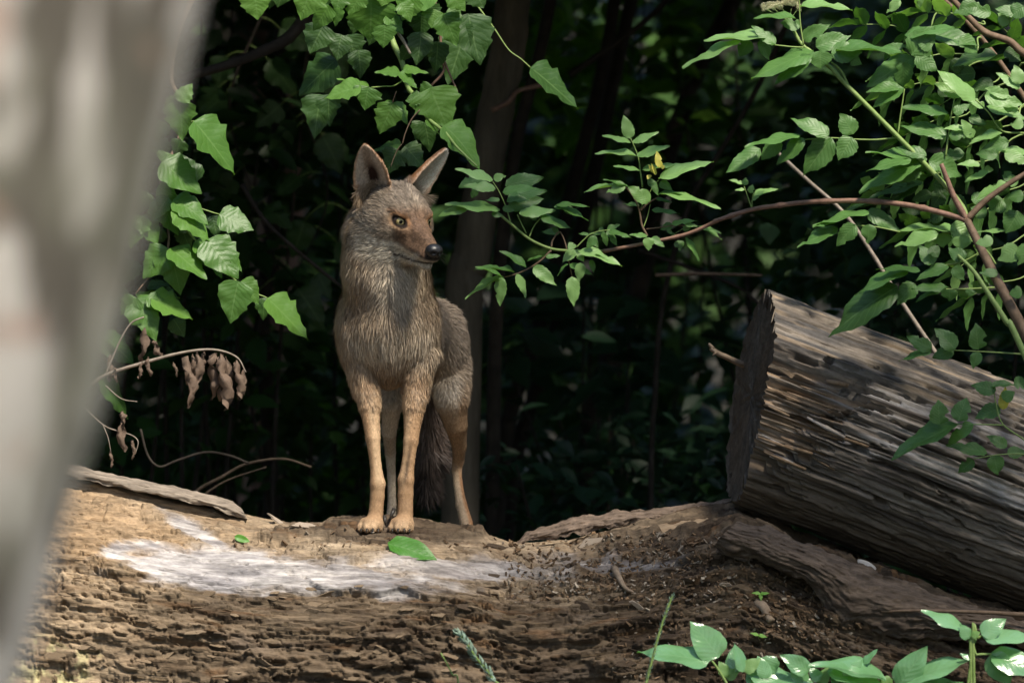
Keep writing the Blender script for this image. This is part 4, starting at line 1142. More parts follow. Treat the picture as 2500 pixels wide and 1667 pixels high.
for x0, y0, x1, y1, w, d in LA_:
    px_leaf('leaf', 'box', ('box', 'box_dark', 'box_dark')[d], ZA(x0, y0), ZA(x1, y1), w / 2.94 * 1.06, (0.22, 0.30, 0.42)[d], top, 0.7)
stem('twig', ZT, [(60,60),(200,250),(320,425),(420,500),(510,580)], 0.50, 0.002, 0.0012, 'stem_green', top)
px_leaf('leaf', 'box', 'box_dark', ZT(505, 575), ZT(925, 915), 190 / 3.485, 0.50, top, 0.7, 0.0)
mid = empty('box_elder_branch', pt(700, -260, 2.6), 'dim leafy branch hanging in the shade between the other two leafy branches', 'branch', 'box elder branches')
wobj('limb', tube_mesh('limb', smooth_path([pt(1268,-170,2.25), pt(980,-330,2.5), pt(800,-290,2.6), pt(680,-260,2.6)], 5), np.linspace(0.024, 0.007, 16), 7, 0.1), M['stem_dark'], mid)
RM = random.Random(21)
for sx, tips in ((640, (560, 620, 700)), (760, (740, 800, 700))):
    yy = -260; line = [(sx + 40, yy), (sx + 10, 0)] + [(tips[i] , 250 + 230 * i) for i in range(3)]
    stem('branch', I, line, 2.6, 0.006, 0.0018, 'stem_dark', mid)
    for (xa, ya), (xb, yb) in zip(line[1:-1], line[2:]):
        for k in range(5):
            t = RM.random(); x, y = xa + (xb - xa) * t, ya + (yb - ya) * t; s = RM.choice((-1, 1))
            x2, y2 = x + s * RM.uniform(30, 60), y + RM.uniform(10, 50); an = RM.uniform(0.2, 1.3); L = RM.uniform(70, 125)
            stem('leaf_stalk', I, [(x, y), ((x + x2) / 2, (y + y2) / 2 - 6), (x2, y2)], 2.6, 0.0014, 0.001, 'stem_green', mid)
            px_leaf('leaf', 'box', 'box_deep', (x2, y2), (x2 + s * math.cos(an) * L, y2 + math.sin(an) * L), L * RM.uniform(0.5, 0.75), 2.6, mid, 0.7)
# the same tree's lower branch (left)
lft = empty('box_elder_branch', pt(420, -120, 0.6), 'leafy green branch with toothed leaves hanging beside the pale trunk', 'branch', 'box elder branches')
stem('branch', ZB, [(520,-420),(380,-150),(340,60),(376,150),(370,300),(320,400),(300,500),(330,710),(205,890)], 0.6, 0.008, 0.002, 'stem_brown', lft, 0.22)
wobj('limb', tube_mesh('limb', smooth_path([pt(1268,-180,2.2), pt(900,-300,1.3), pt(*ZB(520,-420),0.6)], 6), np.linspace(0.026, 0.009, 13), 7, 0.1), M['stem_dark'], lft)
stem('twig', ZB, [(305,470),(400,540),(490,575),(525,585)], 0.26, 0.0022, 0.0014, 'stem_green', lft)
stem('twig', ZB, [(310,540),(440,690),(585,835),(650,880),(710,905)], 0.26, 0.0024, 0.0014, 'stem_green', lft)
stem('twig', ZB, [(370,300),(400,240),(430,228)], 0.27, 0.0016, 0.0012, 'stem_green', lft)
LB_ = [(375,150,385,305,100,0),(375,155,415,80,55,0),(370,155,310,190,60,0),(428,228,595,425,105,0),(300,380,340,350,60,0),(305,385,455,510,90,0),(440,460,385,355,70,1),(290,480,370,520,65,0),(300,520,360,670,80,0),(350,530,495,600,70,0),(360,550,490,690,80,0),
 (525,585,660,640,80,0),(500,590,515,680,25,1),(225,590,185,715,75,0),(230,590,305,695,60,0),(330,715,232,830,100,0),(335,715,385,890,110,0),(340,715,475,830,75,0),(480,680,590,835,100,0),(430,690,560,810,60,0),(560,740,622,795,16,0),(600,840,555,1000,100,0),(610,840,685,920,70,0),
 (690,905,705,990,30,1),(710,905,870,1060,75,0),(205,890,375,890,28,0),(210,905,155,975,70,0),(210,905,295,1060,90,0),(265,905,430,980,75,0),(350,985,395,1055,60,1),(75,1045,210,1155,90,1),(70,1190,190,1360,60,1),(310,640,250,700,60,1),(380,640,420,720,60,1),(330,420,410,470,60,1),(250,860,340,840,40,1),(200,760,150,860,70,1),(290,300,330,380,60,1)]
LB_ += [(330,520,270,600,60,0),(360,600,430,660,70,1),(300,700,250,760,60,1),(420,600,470,660,60,0),(350,440,420,430,50,1),(380,300,350,370,60,1),(310,230,270,320,70,1),(250,900,330,960,60,0),(300,880,380,930,50,1),(160,860,110,930,60,1),(470,740,520,800,50,1),(250,500,200,590,70,1)]
for x0, y0, x1, y1, w, d in LB_:
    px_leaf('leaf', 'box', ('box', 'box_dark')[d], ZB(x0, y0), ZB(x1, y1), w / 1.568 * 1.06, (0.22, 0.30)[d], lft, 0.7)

# ------------------------------------------------------------------ dead branch with withered leaves
dead = empty('dead_branch', pt(150, 1010, 0.25), 'bare grey twig hung with curled brown withered leaves beside the pale trunk', 'branch')
stem('twig', ZB, [(-260,1420),(0,1260),(90,1200),(230,1155),(380,1115),(500,1103),(590,1130),(628,1190)], 0.18, 0.006, 0.0016, 'twig_grey', dead)
stem('twig', ZB, [(90,1200),(110,1150),(150,1060),(190,1000),(238,978)], 0.18, 0.003, 0.0018, 'twig_grey', dead)
stem('twig', ZB, [(-200,1160),(-60,1260),(0,1315),(80,1390),(140,1415),(190,1430),(215,1455),(205,1500)], 0.20, 0.0022, 0.001, 'twig_grey', dead)
stem('twig', ZB, [(80,1390),(100,1440),(112,1500)], 0.20, 0.0013, 0.0009, 'twig_grey', dead)
stem('twig', ZB, [(90,1240),(150,1290),(212,1302)], 0.18, 0.0016, 0.0010, 'twig_grey', dead)
for x0, y0, x1, y1, w in [(245,1020,225,1160,60),(270,1070,300,1130,60),(250,1130,260,1205,40),(350,1150,368,1205,25),(400,1130,430,1320,55),(430,1120,408,1240,45),(510,1115,500,1300,50),(530,1115,560,1330,60),(560,1130,540,1300,50),(590,1140,612,1290,55),(622,1180,600,1290,40),(470,1110,450,1185,45),(545,1120,520,1240,50),(450,1112,432,1280,35),
                          (155,1340,150,1490,50),(195,1450,200,1525,24),(110,1490,115,1555,20),(110,1120,100,1225,40),(230,1150,215,1215,30),(125,1170,130,1230,30)]:
    px_leaf('withered_leaf', 'withered', 'withered', ZB(x0, y0), ZB(x1, y1), w / 1.568, 0.18, dead, 0.5, 0.02)

# ------------------------------------------------------------------ elder shrub on the right
eld = empty('elder_shrub', Vector((1.62, -0.45, 0.0)), 'elder shrub with compound leaves and a long red branch beside the leaning log', 'shrub')
EY = -0.10
# woody stems
P = [Vector((1.62, -0.45, 0.0)), Vector((1.50, -0.40, 0.5)), Vector((1.36, -0.34, 1.05)), pt(*ZD(1568,1490), -0.30), pt(*ZD(1440,1250), -0.26), pt(*ZD(1380,1130), -0.22), pt(*ZD(1310,990), -0.18)]
S = smooth_path(P, 6); wobj('stem', tube_mesh('stem', S, np.linspace(0.017, 0.009, len(S)), 8, 0.12), M['stem_brown'], eld)
stem('stem', ZD, [(1310,990),(1250,880),(1195,738)], -0.18, 0.008, 0.0055, 'stem_red', eld)
stem('stem', ZD, [(1310,990),(1400,900),(1490,835),(1640,740)], -0.18, 0.008, 0.006, 'stem_brown', eld)
P = [Vector((1.62, -0.47, 0.0)), Vector((1.50, -0.46, 0.6)), pt(*ZD(1568,1590), -0.36), pt(*ZD(1490,1450), -0.34), pt(*ZD(1400,1310), -0.32), pt(*ZD(1340,1220), -0.30), pt(*ZD(1270,1150), -0.28)]
S = smooth_path(P, 6); wobj('stem', tube_mesh('stem', S, np.linspace(0.010, 0.004, len(S)), 7, 0.08), M['stem_green'], eld)
stem('stem', ZD, [(1310,990),(1290,930),(1200,820),(1000,615),(780,395),(690,300),(610,235),(560,190),(510,95)], -0.18, 0.0068, 0.0042, 'stem_green', eld, -0.10, 6, 7)
stem('stem', ZD, [(1760,330),(1568,240),(1500,185),(1400,150),(1330,90),(1240,-10),(1180,-90)], -0.05, 0.0105, 0.006, 'stem_brown', eld)
stem('stem', ZD, [(1790,2100),(1700,1100),(1760,330)], -0.40, 0.014, 0.0105, 'stem_brown', eld, -0.05)
# the long red branch reaching over the hollow
br = [ZD(1310,990), ZD(1180,955), ZD(1050,925), ZD(900,908), ZD(750,905), ZD(600,910), ZD(470,925), ZD(340,945), ZD(180,995), ZCN(2060,850), ZCN(1860,940), ZCN(1650,990), ZCN(1240,1070)]
P = [pt(x, y, -0.18 + 0.22 * i / (len(br) - 1)) for i, (x, y) in enumerate(br)]
S = smooth_path(P, 6); rr = np.linspace(0.0072, 0.0042, len(S)); rr[::9] *= 1.28
wobj('branch', tube_mesh('branch', S, rr, 8, 0.08), M['stem_red'], eld)
stem('branch', ZCN, [(1240,1070),(1120,1070),(1010,1065),(870,1050),(720,985),(590,880),(480,790)], 0.04, 0.0040, 0.0028, 'stem_green', eld)
for pts, r0, mk in [([(580,870),(560,800),(540,740),(495,640),(450,570)],0.0018,'stem_green'),([(690,940),(660,880),(625,805)],0.0018,'stem_green'),([(710,970),(745,890),(790,835)],0.0018,'stem_green'),([(870,1040),(880,990),(930,930),(970,1010),(990,1110),(1020,1250)],0.0022,'stem_brown'),
                    ([(870,1060),(800,1130),(720,1185),(620,1230),(530,1255)],0.0026,'stem_brown'),([(1050,1040),(1100,990),(1145,950),(1215,925),(1290,915)],0.0018,'stem_green'),([(1560,960),(1520,880),(1500,770),(1460,680),(1400,605)],0.0030,'stem_brown'),([(1525,612),(1510,500),(1490,380),(1440,260)],0.0019,'stem_green'),
                    ([(1510,775),(1570,720),(1640,680)],0.0028,'stem_red'),([(1530,900),(1560,820),(1580,730)],0.0016,'stem_green'),([(1550,910),(1650,898),(1740,885),(1840,885)],0.0016,'stem_brown'),([(1640,560),(1600,600),(1580,640),(1510,760)],0.0016,'stem_green'),([(1930,900),(1850,890),(1700,980)],0.0016,'stem_green')]:
    stem('leaf_stalk', ZCN, pts, 0.04, r0, r0 * 0.6, mk, eld)
LC_ = [(450,560,190,455,85,1),(455,548,545,525,60,1),(470,620,245,582,80,1),(520,645,760,590,85,0),(550,712,725,680,60,0),(500,700,400,690,40,0),(540,600,810,520,130,2),(560,680,832,612,115,2),(560,750,822,690,120,2),(400,520,200,600,120,2),(330,620,300,690,60,2),
 (500,772,115,690,80,1),(300,740,55,800,88,1),(310,740,385,790,60,0),(440,800,530,812,45,0),(640,800,900,750,92,1),(900,742,1142,725,50,0),(890,750,1145,825,62,0),(950,740,1062,810,60,0),(520,760,612,775,50,0),(710,800,770,838,50,0),(790,820,1030,890,82,0),(780,800,690,785,50,0),
 (930,940,795,910,50,0),(920,930,868,895,40,0),(1020,1250,1035,1465,100,1),(1080,1150,1070,1290,75,1),(1000,1160,1180,1228,50,0),(1040,1060,950,1145,72,1),(1040,1060,1110,1140,60,1),(1060,1070,1380,1140,82,1),(1180,1085,1330,1142,32,0),(1030,1055,1000,1000,60,1),(1150,1130,1182,1228,40,0),
 (690,1185,510,1050,62,0),(605,1220,330,1155,46,0),(520,1255,332,1160,36,0),(530,1255,235,1370,58,1),(510,1255,495,1462,88,1),(620,1230,705,1395,54,1),(740,1180,912,1310,92,1),(700,1140,825,1088,26,0),(830,1110,940,1095,42,0),(990,1160,905,1235,20,0),
 (1140,950,1065,932,28,0),(1190,960,1122,1052,62,0),(1160,980,1215,1042,46,0),(1240,930,1275,1036,42,0),(1270,920,1352,1030,48,0),(1270,912,1366,875,42,0),(1280,925,1448,962,36,0),(1230,940,1140,935,32,0),(1215,900,1250,940,40,0),
 (1410,600,1105,598,42,1),(1400,590,1265,645,82,1),(1420,600,1250,535,32,0),(1500,740,1385,720,36,0),(1440,260,1385,95,88,1),(1440,290,1240,220,54,1),(1455,292,1632,195,64,1),(1480,385,1185,340,54,1),(1485,385,1710,290,78,1),(1505,490,1320,440,42,1),(1520,485,1780,425,52,1),
 (1580,712,1425,598,105,1),(1640,550,2022,388,112,1),(1650,570,1740,622,62,0),(1660,660,2092,690,58,1),(1640,660,1870,640,42,0),(1620,690,1748,710,32,0),(1600,600,1560,540,50,0),(1590,772,1795,780,52,0),(1640,600,1720,580,50,0),(1590,560,1640,670,40,0),
 (1740,882,1650,905,62,0),(1735,876,1912,830,56,1),(1840,885,1838,932,62,0),(1700,920,1760,952,28,0),(1560,960,1430,940,42,0),(1570,970,1562,1062,78,1),(1590,970,1682,1036,56,0),(1780,990,1800,1062,72,0),(1830,970,1955,1122,48,0),(1920,890,2092,912,42,1),(1940,900,2105,972,48,1),(1830,880,1925,882,36,0)]
for x0, y0, x1, y1, w, d in LC_:
    px_leaf('leaflet', 'elder', ('elder', 'elder_pale', 'elder')[d], ZCN(x0, y0), ZCN(x1, y1), w / 2.94, (0.03, 0.02, 0.10)[d], eld)
for x0, y0, x1, y1, w in [(1650,470,1625,348,40),(1610,505,1568,450,30),(1660,475,1680,450,30),(1580,545,1560,520,40),(1620,520,1600,435,22)]:
    px_leaf('leaflet', 'elder', 'yellow', ZCN(x0, y0), ZCN(x1, y1), w / 2.94, 0.0, eld)
# small tuft on the red branch
stem('leaf_stalk', ZD, [(342,938),(325,890),(308,840)], -0.05, 0.0016, 0.001, 'stem_green', eld)
stem('leaf_stalk', ZD, [(342,938),(345,890),(360,855)], -0.05, 0.0014, 0.001, 'stem_green', eld)
for x0, y0, x1, y1, w in [(300,830,242,805,22),(310,835,315,800,30),(310,855,265,855,16),(335,870,345,830,30),(345,880,462,840,30),(350,890,405,850,22),(345,900,378,880,18)]:
    px_leaf('leaflet', 'elder', 'elder_pale', ZD(x0, y0), ZD(x1, y1), w / 1.845, -0.05, eld)
for pts, r0 in [([(1000,620),(900,630),(800,628),(690,622),(580,630)],.0022),([(1000,605),(1015,500),(1030,400)],.0022),([(575,205),(560,100),(556,0),(556,-60)],.002),([(575,215),(520,212),(440,203)],.002),([(1215,705),(1228,610),(1242,510),(1256,440)],.0022),([(1010,1045),(900,1022),(800,1015)],.0018),
                ([(1350,1090),(1280,1055),(1200,1050)],.002),([(1435,1295),(1300,1302),(1160,1302)],.0024),([(780,395),(745,320),(700,280)],.003),([(1440,1190),(1400,1130),(1340,1090)],.003),([(1568,600),(1470,590),(1410,510),(1350,450)],.0024),([(1380,1130),(1310,1170),(1240,1190),(1150,1200)],.002)]:
    stem('leaf_stalk', ZD, pts, -0.14, r0, r0 * 0.7, 'stem_green', eld)
LD_ = [(690,610,525,515,72,0),(700,620,575,792,112,0),(800,605,742,508,84,0),(795,620,732,722,92,0),(580,625,448,735,72,0),(560,610,308,640,56,0),(470,630,385,722,72,0),(380,670,228,776,78,0),
 (1030,400,875,476,62,0),(1010,395,858,398,60,0),(1070,260,862,392,112,0),(1030,280,1020,402,85,0),(1080,250,1182,312,82,0),(1060,250,1170,120,124,0),(570,180,690,105,66,0),(630,212,790,155,82,0),(560,30,797,20,52,1),(540,85,352,65,42,0),(560,120,470,100,60,0),
 (450,200,345,110,60,0),(420,180,128,155,62,1),(380,180,425,272,58,0),(330,180,288,258,72,0),(290,185,20,282,58,1),(600,230,440,262,46,0),(620,230,338,335,82,0),(610,250,438,368,82,0),(650,230,650,312,104,0),(700,240,838,222,100,0),(720,230,1042,205,62,0),(760,250,842,286,62,0),
 (940,232,1052,200,50,0),(1030,160,1275,100,62,0),(1130,150,1365,190,94,0),(1280,170,1365,232,82,0),(1160,200,1080,180,80,0),(1230,510,1022,465,64,0),(1220,612,1018,540,78,0),(1250,510,1325,470,48,0),(1230,612,1332,600,52,0),
 (1350,450,1182,308,76,1),(1290,430,1165,375,64,1),(1500,432,1394,395,54,1),(1550,400,1448,320,50,1),(1550,380,1528,290,64,1),(1390,485,1310,440,42,1),(1390,430,1565,470,84,1),(1400,480,1590,525,64,1),(1300,582,1208,570,34,1),(1340,620,1288,540,54,1),(1390,600,1482,640,62,1),(1470,600,1318,635,42,1),(1500,640,1378,665,62,0),(1590,690,1428,660,54,1),(1480,690,1590,735,62,1),
 (1370,745,1270,730,38,1),(1390,760,1432,768,32,1),(1410,770,1298,812,38,1),(1500,830,1344,882,48,1),(1510,812,1478,770,52,0),(1540,830,1470,790,52,1),(1130,722,862,660,66,0),(1110,722,815,838,88,0),(1060,722,858,738,50,0),(1070,725,1000,828,124,0),(1130,702,990,655,60,0),(1140,722,1298,785,104,0),
 (1110,820,868,872,54,2),(1090,830,958,902,64,2),(1150,870,1060,905,52,2),(1010,912,758,925,30,2),(1200,870,1150,932,74,2),(870,960,612,992,50,0),(730,1030,543,1100,66,0),(810,1012,718,1104,74,0),(870,1010,868,1102,66,0),(860,950,1015,1035,74,0),(720,1000,615,1015,30,0),
 (1270,1052,1008,1000,54,1),(1180,1052,983,1098,70,1),(1200,1050,1205,1118,78,1),(1290,1060,1290,1128,82,1),(1240,1012,1352,1085,84,1),(1000,1290,668,1478,136,2),(1080,1280,990,1362,84,0),(1050,1212,798,1286,64,0),(1100,1222,908,1180,34,0),(1230,1202,1078,1252,54,0),(1220,1292,1064,1290,48,0),(1230,1292,1076,1345,42,0),
 (1232,1302,1232,1358,68,0),(1330,1302,1320,1335,42,0),(1250,1202,1302,1262,54,0),(1160,1192,1098,1100,64,0),(1300,1172,1230,1110,62,0),(1560,1312,1500,1322,54,0),(1450,1232,1368,1222,42,0),(1545,1118,1452,1168,84,1),(1590,1100,1540,1192,66,1),(1430,1082,1350,1092,54,1),(1500,1042,1350,1033,26,1),(1475,900,1408,942,94,0),(1545,952,1490,1052,94,0),
 (1040,160,1180,150,70,0),(1560,60,1440,40,60,0),(1420,60,1290,30,70,0),(1500,110,1450,60,60,1),(1568,30,1500,80,80,0),(1360,20,1250,60,70,0),(1010,0,948,60,44,1),(1100,-20,1100,40,30,1),(1450,250,1240,275,60,2),(1350,240,1260,300,60,2),(1480,230,1560,270,70,2),(1350,330,1250,340,70,2),(1430,370,1320,400,64,2),(1180,400,1250,420,60,2),(1320,530,1400,560,50,0),(1160,830,1260,860,80,2),(1330,900,1420,880,60,0),(1240,890,1320,960,80,2),(1100,960,1000,920,50,2),(1150,1110,1180,1160,60,2),(1400,970,1330,930,60,0),(1568,880,1490,890,60,0),(1568,560,1500,560,50,1),(1540,500,1460,450,60,1),(1450,700,1350,690,60,0),(1300,690,1180,700,60,0),(1240,270,1310,340,60,2),(1200,960,1130,1000,60,2)]
for x0, y0, x1, y1, w, d in LD_:
    dy = -0.14 if d != 2 else -0.05
    if y0 > 1080: dy = -0.30
    px_leaf('leaflet', 'elder', ('elder', 'elder_pale', 'elder_dark')[d], ZD(x0, y0), ZD(x1, y1), w / 1.845, dy, eld)
stem('leaf_stalk', ZE, [(1465,395),(1300,385),(1160,378)], -0.33, 0.002, 0.0012, 'stem_green', eld)
stem('leaf_stalk', ZE, [(1560,850),(1476,780),(1380,710),(1350,620),(1340,560)], -0.36, 0.0024, 0.0012, 'stem_green', eld)
stem('leaf_stalk', ZE, [(1385,715),(1280,712),(1170,710)], -0.36, 0.0018, 0.0012, 'stem_green', eld)
stem('leaf_stalk', ZE, [(1560,850),(1400,845),(1250,865)], -0.36, 0.002, 0.001, 'stem_green', eld)
for x0, y0, x1, y1, w, d in [(1165,375,1083,270,82,0),(1270,375,1260,258,84,0),(1270,385,1245,462,52,0),(1160,375,1062,412,62,0),(1060,385,908,402,36,0),(1060,375,948,310,62,0),(1370,640,1254,672,74,0),(1350,560,1238,530,64,0),(1380,600,1430,560,54,0),(1380,645,1392,540,34,3),(1095,712,1090,600,88,0),(1180,697,1212,588,84,0),
                             (1180,710,868,842,80,0),(1250,710,1118,805,54,0),(1310,840,1128,790,64,0),(1400,812,1308,760,54,0),(1250,870,1178,932,54,0),(1340,850,1360,942,74,0),(1400,840,1490,830,54,0),(1430,530,1500,520,60,0),(1330,540,1440,520,40,0)]:
    px_leaf('leaflet', 'elder', ('elder', 'elder_pale', 'elder_dark', 'yellow')[d], ZE(x0, y0), ZE(x1, y1), w / 1.845, -0.35, eld)
# cream flower head
rs = np.random.default_rng(8); fv = []; ff = []
stalks = []
for k in range(150):
    x = rs.uniform(385, 560); y = 28 + 0.0016 * (x - 470)**2 * 0.8 + rs.uniform(-18, 14) - (20 if 480 < x < 550 else 0)
    c = np.array(pt(*ZD(x, y), -0.10 + rs.uniform(-0.03, 0.03))); r = 0.0062
    b0 = sum(len(a) for a in fv)
    v = [c + np.array([math.cos(a) * r, -0.7 * math.sin(a) * r, math.sin(a) * r * 0.6]) * (1 if i % 2 else 0.45) for i, a in enumerate(np.linspace(0, 2 * np.pi, 10, endpoint=False))] + [c + np.array([0, -0.003, 0.001])]
    fv.append(np.array(v)); ff += [[b0 + i, b0 + (i + 1) % 10, b0 + 10] for i in range(10)]
fl = wobj('flower_head', new_mesh('flower_head', np.concatenate(fv), ff, False), M['flower'], eld); fl['label'] = 'flat cream flower head at the tip of the green stem'
for x in (400, 440, 480, 520, 550):
    stem('flower_stalk', ZD, [(512,95),(0.5*(512+x),68),(x,40)], -0.10, 0.0014, 0.0008, 'stem_green', fl, None, 4, 5)

# a second, younger elder behind the brown branches
eld2 = empty('elder_shrub', Vector((1.75, 0.35, 0.0)), 'younger elder shrub filling the gaps behind the stouter brown elder stems', 'shrub')
RE = random.Random(33)
P = [Vector((1.75, 0.35, 0.0)), Vector((1.6, 0.30, 0.9)), Vector((1.42, 0.22, 1.6)), Vector((1.2, 0.18, 2.0)), Vector((0.95, 0.15, 2.25))]
S2 = smooth_path(P, 6); wobj('stem', tube_mesh('stem', S2, np.linspace(0.014, 0.004, len(S2)), 7, 0.1), M['stem_brown'], eld2)
for (bx, by, tx, ty) in [(2400,60,2250,30),(2380,130,2200,160),(2430,200,2290,260),(2360,280,2210,330),(2480,300,2360,360),(2420,390,2270,430),(2500,450,2380,520),(2390,520,2230,560),(2460,600,2330,660),(2330,200,2160,230),(2300,420,2140,470),(2510,160,2440,60),(2490,680,2360,730),(2260,90,2100,60)]:
    yb = 0.14 + RE.uniform(-0.05, 0.06); A = pt(bx, by, yb); B = pt(tx, ty, yb - 0.06)
    near_ = min(S2, key=lambda q: (q - A).length)
    st = wobj('leaf_stalk', tube_mesh('leaf_stalk', smooth_path([near_, A.lerp(near_, 0.4) + Vector((0, 0, 0.02)), A, A.lerp(B, 0.5) + Vector((0, 0, 0.012)), B], 4), np.linspace(0.003, 0.001, 17), 5), M['stem_green'], eld2)
    d_ = (B - A).normalized(); lat = Vector((d_.z, -0.75, -d_.x)).normalized(); nrm = d_.cross(lat); nrm = nrm if nrm.z > 0 else -nrm
    mk = RE.choice(('elder', 'elder', 'elder_pale'))
    for i in range(3):
        c0 = A.lerp(B, 0.3 + 0.3 * i)
        for sgn in (-1, 1):
            Lf = RE.uniform(0.075, 0.105); e = c0 + (d_ * 0.55 + lat * sgn * 0.85 + Vector((0, 0, -0.1))).normalized() * Lf
            put_leaf('leaflet', 'elder', mk, c0, e, Lf * 0.42, nrm + Vector((RE.uniform(-.3, .3), -0.5, 0.1)), st)
    put_leaf('leaflet', 'elder', mk, B, B + (d_ + Vector((0, 0, -0.15))) * 0.10, 0.04, nrm + Vector((0, -0.5, 0)), st)

# ------------------------------------------------------------------ weeds in front of the log
def weed(x, label, stems, leaves, Y):
    w = empty('weed', Vector((x, Y, 0.0)), label, 'weed', 'weeds in front of the log')
    for pts in stems:
        qq = [ZF(*p) for p in pts]; P = [pt(a, b, Y) for a, b in qq]; P = [Vector((P[0].x + 0.02, Y, 0.0))] + P
        S = smooth_path(P, 6); wobj('stem', tube_mesh('stem', S, np.linspace(0.0042, 0.0026, len(S)), 7, 0.05), M['stem_green'], w)
    for x0, y0, x1, y1, wd, mk in leaves:
        px_leaf('leaf', 'weed', mk, ZF(x0, y0), ZF(x1, y1), wd / 2.352, Y, w, 0.5, 0.02)
    return w
weed(0.53, 'pale green glossy weed whose top leaf stands upright beside a grass stalk', [[(700,760),(650,640),(590,540),(560,500)]],
     [(545,505,135,418,128,'weed'),(600,480,452,262,175,'weed'),(690,575,680,408,96,'weed'),(740,565,700,392,34,'weed'),(740,560,835,475,76,'elder_pale'),(650,590,600,500,66,'elder_pale'),(640,600,720,540,60,'elder_pale')], -0.72)
weed(0.70, 'low pale green weed with broad overlapping leaves in front of the log', [[(1000,760),(960,640)],[(1240,760),(1220,640)]],
     [(770,590,1180,610,130,'weed'),(1120,560,950,470,100,'weed'),(870,470,900,620,120,'weed'),(1560,610,1138,480,130,'weed'),(1180,610,1120,540,70,'weed'),(1220,560,1590,640,120,'weed'),(760,560,1000,680,140,'weed'),(1240,600,1480,680,120,'weed'),(1000,620,1210,690,120,'weed'),(1430,520,1505,422,30,'weed'),(1250,520,1350,640,90,'weed'),(1540,590,1600,690,70,'elder_pale'),(880,600,820,470,80,'weed'),(1100,640,1010,500,90,'weed'),(1330,620,1420,490,90,'weed'),(1180,640,1230,520,70,'elder_pale')], -0.70)
weed(0.96, 'pale green weed with one big drooping leaf between two other weeds', [[(1660,760),(1630,650)]],
     [(1630,650,1785,412,150,'weed'),(1640,640,2035,428,130,'weed'),(1650,660,2000,590,80,'weed'),(1640,650,1900,690,110,'weed')], -0.74)
weed(1.10, 'tall pale green weed with a spray of leaves at the top beside the leaning log', [[(2010,760),(2030,640),(2055,430),(2052,355)],[(2045,490),(2080,465),(2165,460)],[(2060,400),(2085,370),(2115,352)]],
     [(2000,310,1772,190,72,'weed'),(2040,372,1985,290,70,'weed'),(2052,360,2100,330,40,'elder_pale'),(2110,352,2248,250,104,'weed'),(2110,358,2420,335,96,'weed'),(2160,460,2290,640,140,'weed'),(2165,455,2480,600,130,'weed'),(2045,490,1985,455,30,'weed'),(2045,400,2075,350,40,'elder_pale')], -0.76)
# grass stalks
def grass(label, Z, pts, Y, r, head=None, mk='stem_green'):
    P = [pt(*Z(*p), Y) for p in pts]; base = Vector((P[0].x, Y, 0.0))
    g = empty('grass_stalk', base, label, 'grass')
    S = smooth_path([base] + P, 6)
    wobj('stem', tube_mesh('stem', S, np.linspace(r, r * 0.6, len(S)), 6), M[mk], g)
    if head:
        i0 = int(len(S) * head[0]); fv = []; ff = []; rs = np.random.default_rng(4)
        for i in range(i0, len(S) - 1):
            for k in range(head[1]):
                p = np.array(S[i].lerp(S[i + 1], rs.random())); d = np.array((S[i + 1] - S[i]).normalized())
                sd = rs.normal(size=3); sd -= d * (sd @ d); sd /= np.linalg.norm(sd)
                t = p + d * head[2] * 0.8 + sd * head[2] * 0.55; w = np.cross(d, sd) * head[3]
                b0 = sum(len(a) for a in fv); m = (p + t) / 2 + sd * 0.001
                fv.append(np.array([p, m + w, t, m - w, m + sd * head[3]])); ff += [[b0, b0+1, b0+4], [b0+1, b0+2, b0+4], [b0+2, b0+3, b0+4], [b0+3, b0, b0+4]]
        wobj('seed_head', new_mesh('seed_head', np.concatenate(fv), ff), M['seed'], g)
M['seed'] = plain_mat('pale_grass_seed', (0.24, 0.36, 0.26), (0.38, 0.5, 0.4), 60, 0.6)
grass('thin upright grass stalk rising past the pointed weed leaf', ZF, [(150,760),(180,640),(215,500),(270,300),(335,120)], -0.80, 0.0040, (0.45, 7, 0.012, 0.0012))
grass('pale grass seed head bending in front of the log', ZL, [(2330,1250),(2260,1080),(2190,990),(2150,930),(2105,872)], -0.95, 0.0030, (0.35, 5, 0.020, 0.0032))
grass('short green grass blade beside the pale seed head', ZL, [(2110,1180),(2075,1060),(2025,965)], -0.90, 0.0026)

# ------------------------------------------------------------------ small things lying on the logs
_sl = [c for c in LOG.children if c.name.startswith('bark_slab')]
def _bvh_of(o):
    me = o.data; return BVHTree.FromPolygons([tuple(v.co) for v in me.vertices], [tuple(p.vertices) for p in me.polygons])
_slb = [_bvh_of(o) for o in _sl]
class _All:
    def ray_cast(self, o, d):
        hits = [h for h in [BVH_LOG.ray_cast(o, d)] + [b.ray_cast(o, d) for b in _slb] if h[0] is not None]
        return min(hits, key=lambda h: h[3]) if hits else (None, None, None, None)
BVH_ALL = _All()
def lie(name, kind, mk, A, B, w, label, cat, lift=0.004, bvh=None, group=None, n=None):
    a, na = on_log(*A, bvh); b, nb = on_log(*B, bvh)
    if a is None or b is None: return None
    nn = n or ((na + nb) * 0.5 + Vector((0, -0.5, 0.3))).normalized()
    nn = nn.normalized()
    return tag(put_leaf(name, kind, mk, a + nn * lift, b + nn * lift, w, nn, None, 2), label, cat, group)
lie('fallen_leaf', 'plain', 'fresh', (946, 1330), (1066, 1366), 0.060, 'long green leaf lying on the log below the paws', 'leaf', 0.010)
lie('fallen_leaf', 'plain', 'fresh', (572, 1310), (610, 1322), 0.018, 'small green leaf lying on the log near the bark slab', 'leaf', 0.006)
def chip(px, py, size, yaw, mk, label, cat='wood chip', bvh=None, flat=0.3, name='wood_chip', group=None, k=0):
    p, n = on_log(px, py, bvh)
    if p is None: return
    tag(put_flake(name, FL[mk][k % 6], p + n * 0.003, n, size, yaw, 0.1, None, flat), label, cat, group)
FL['fungus'] = []
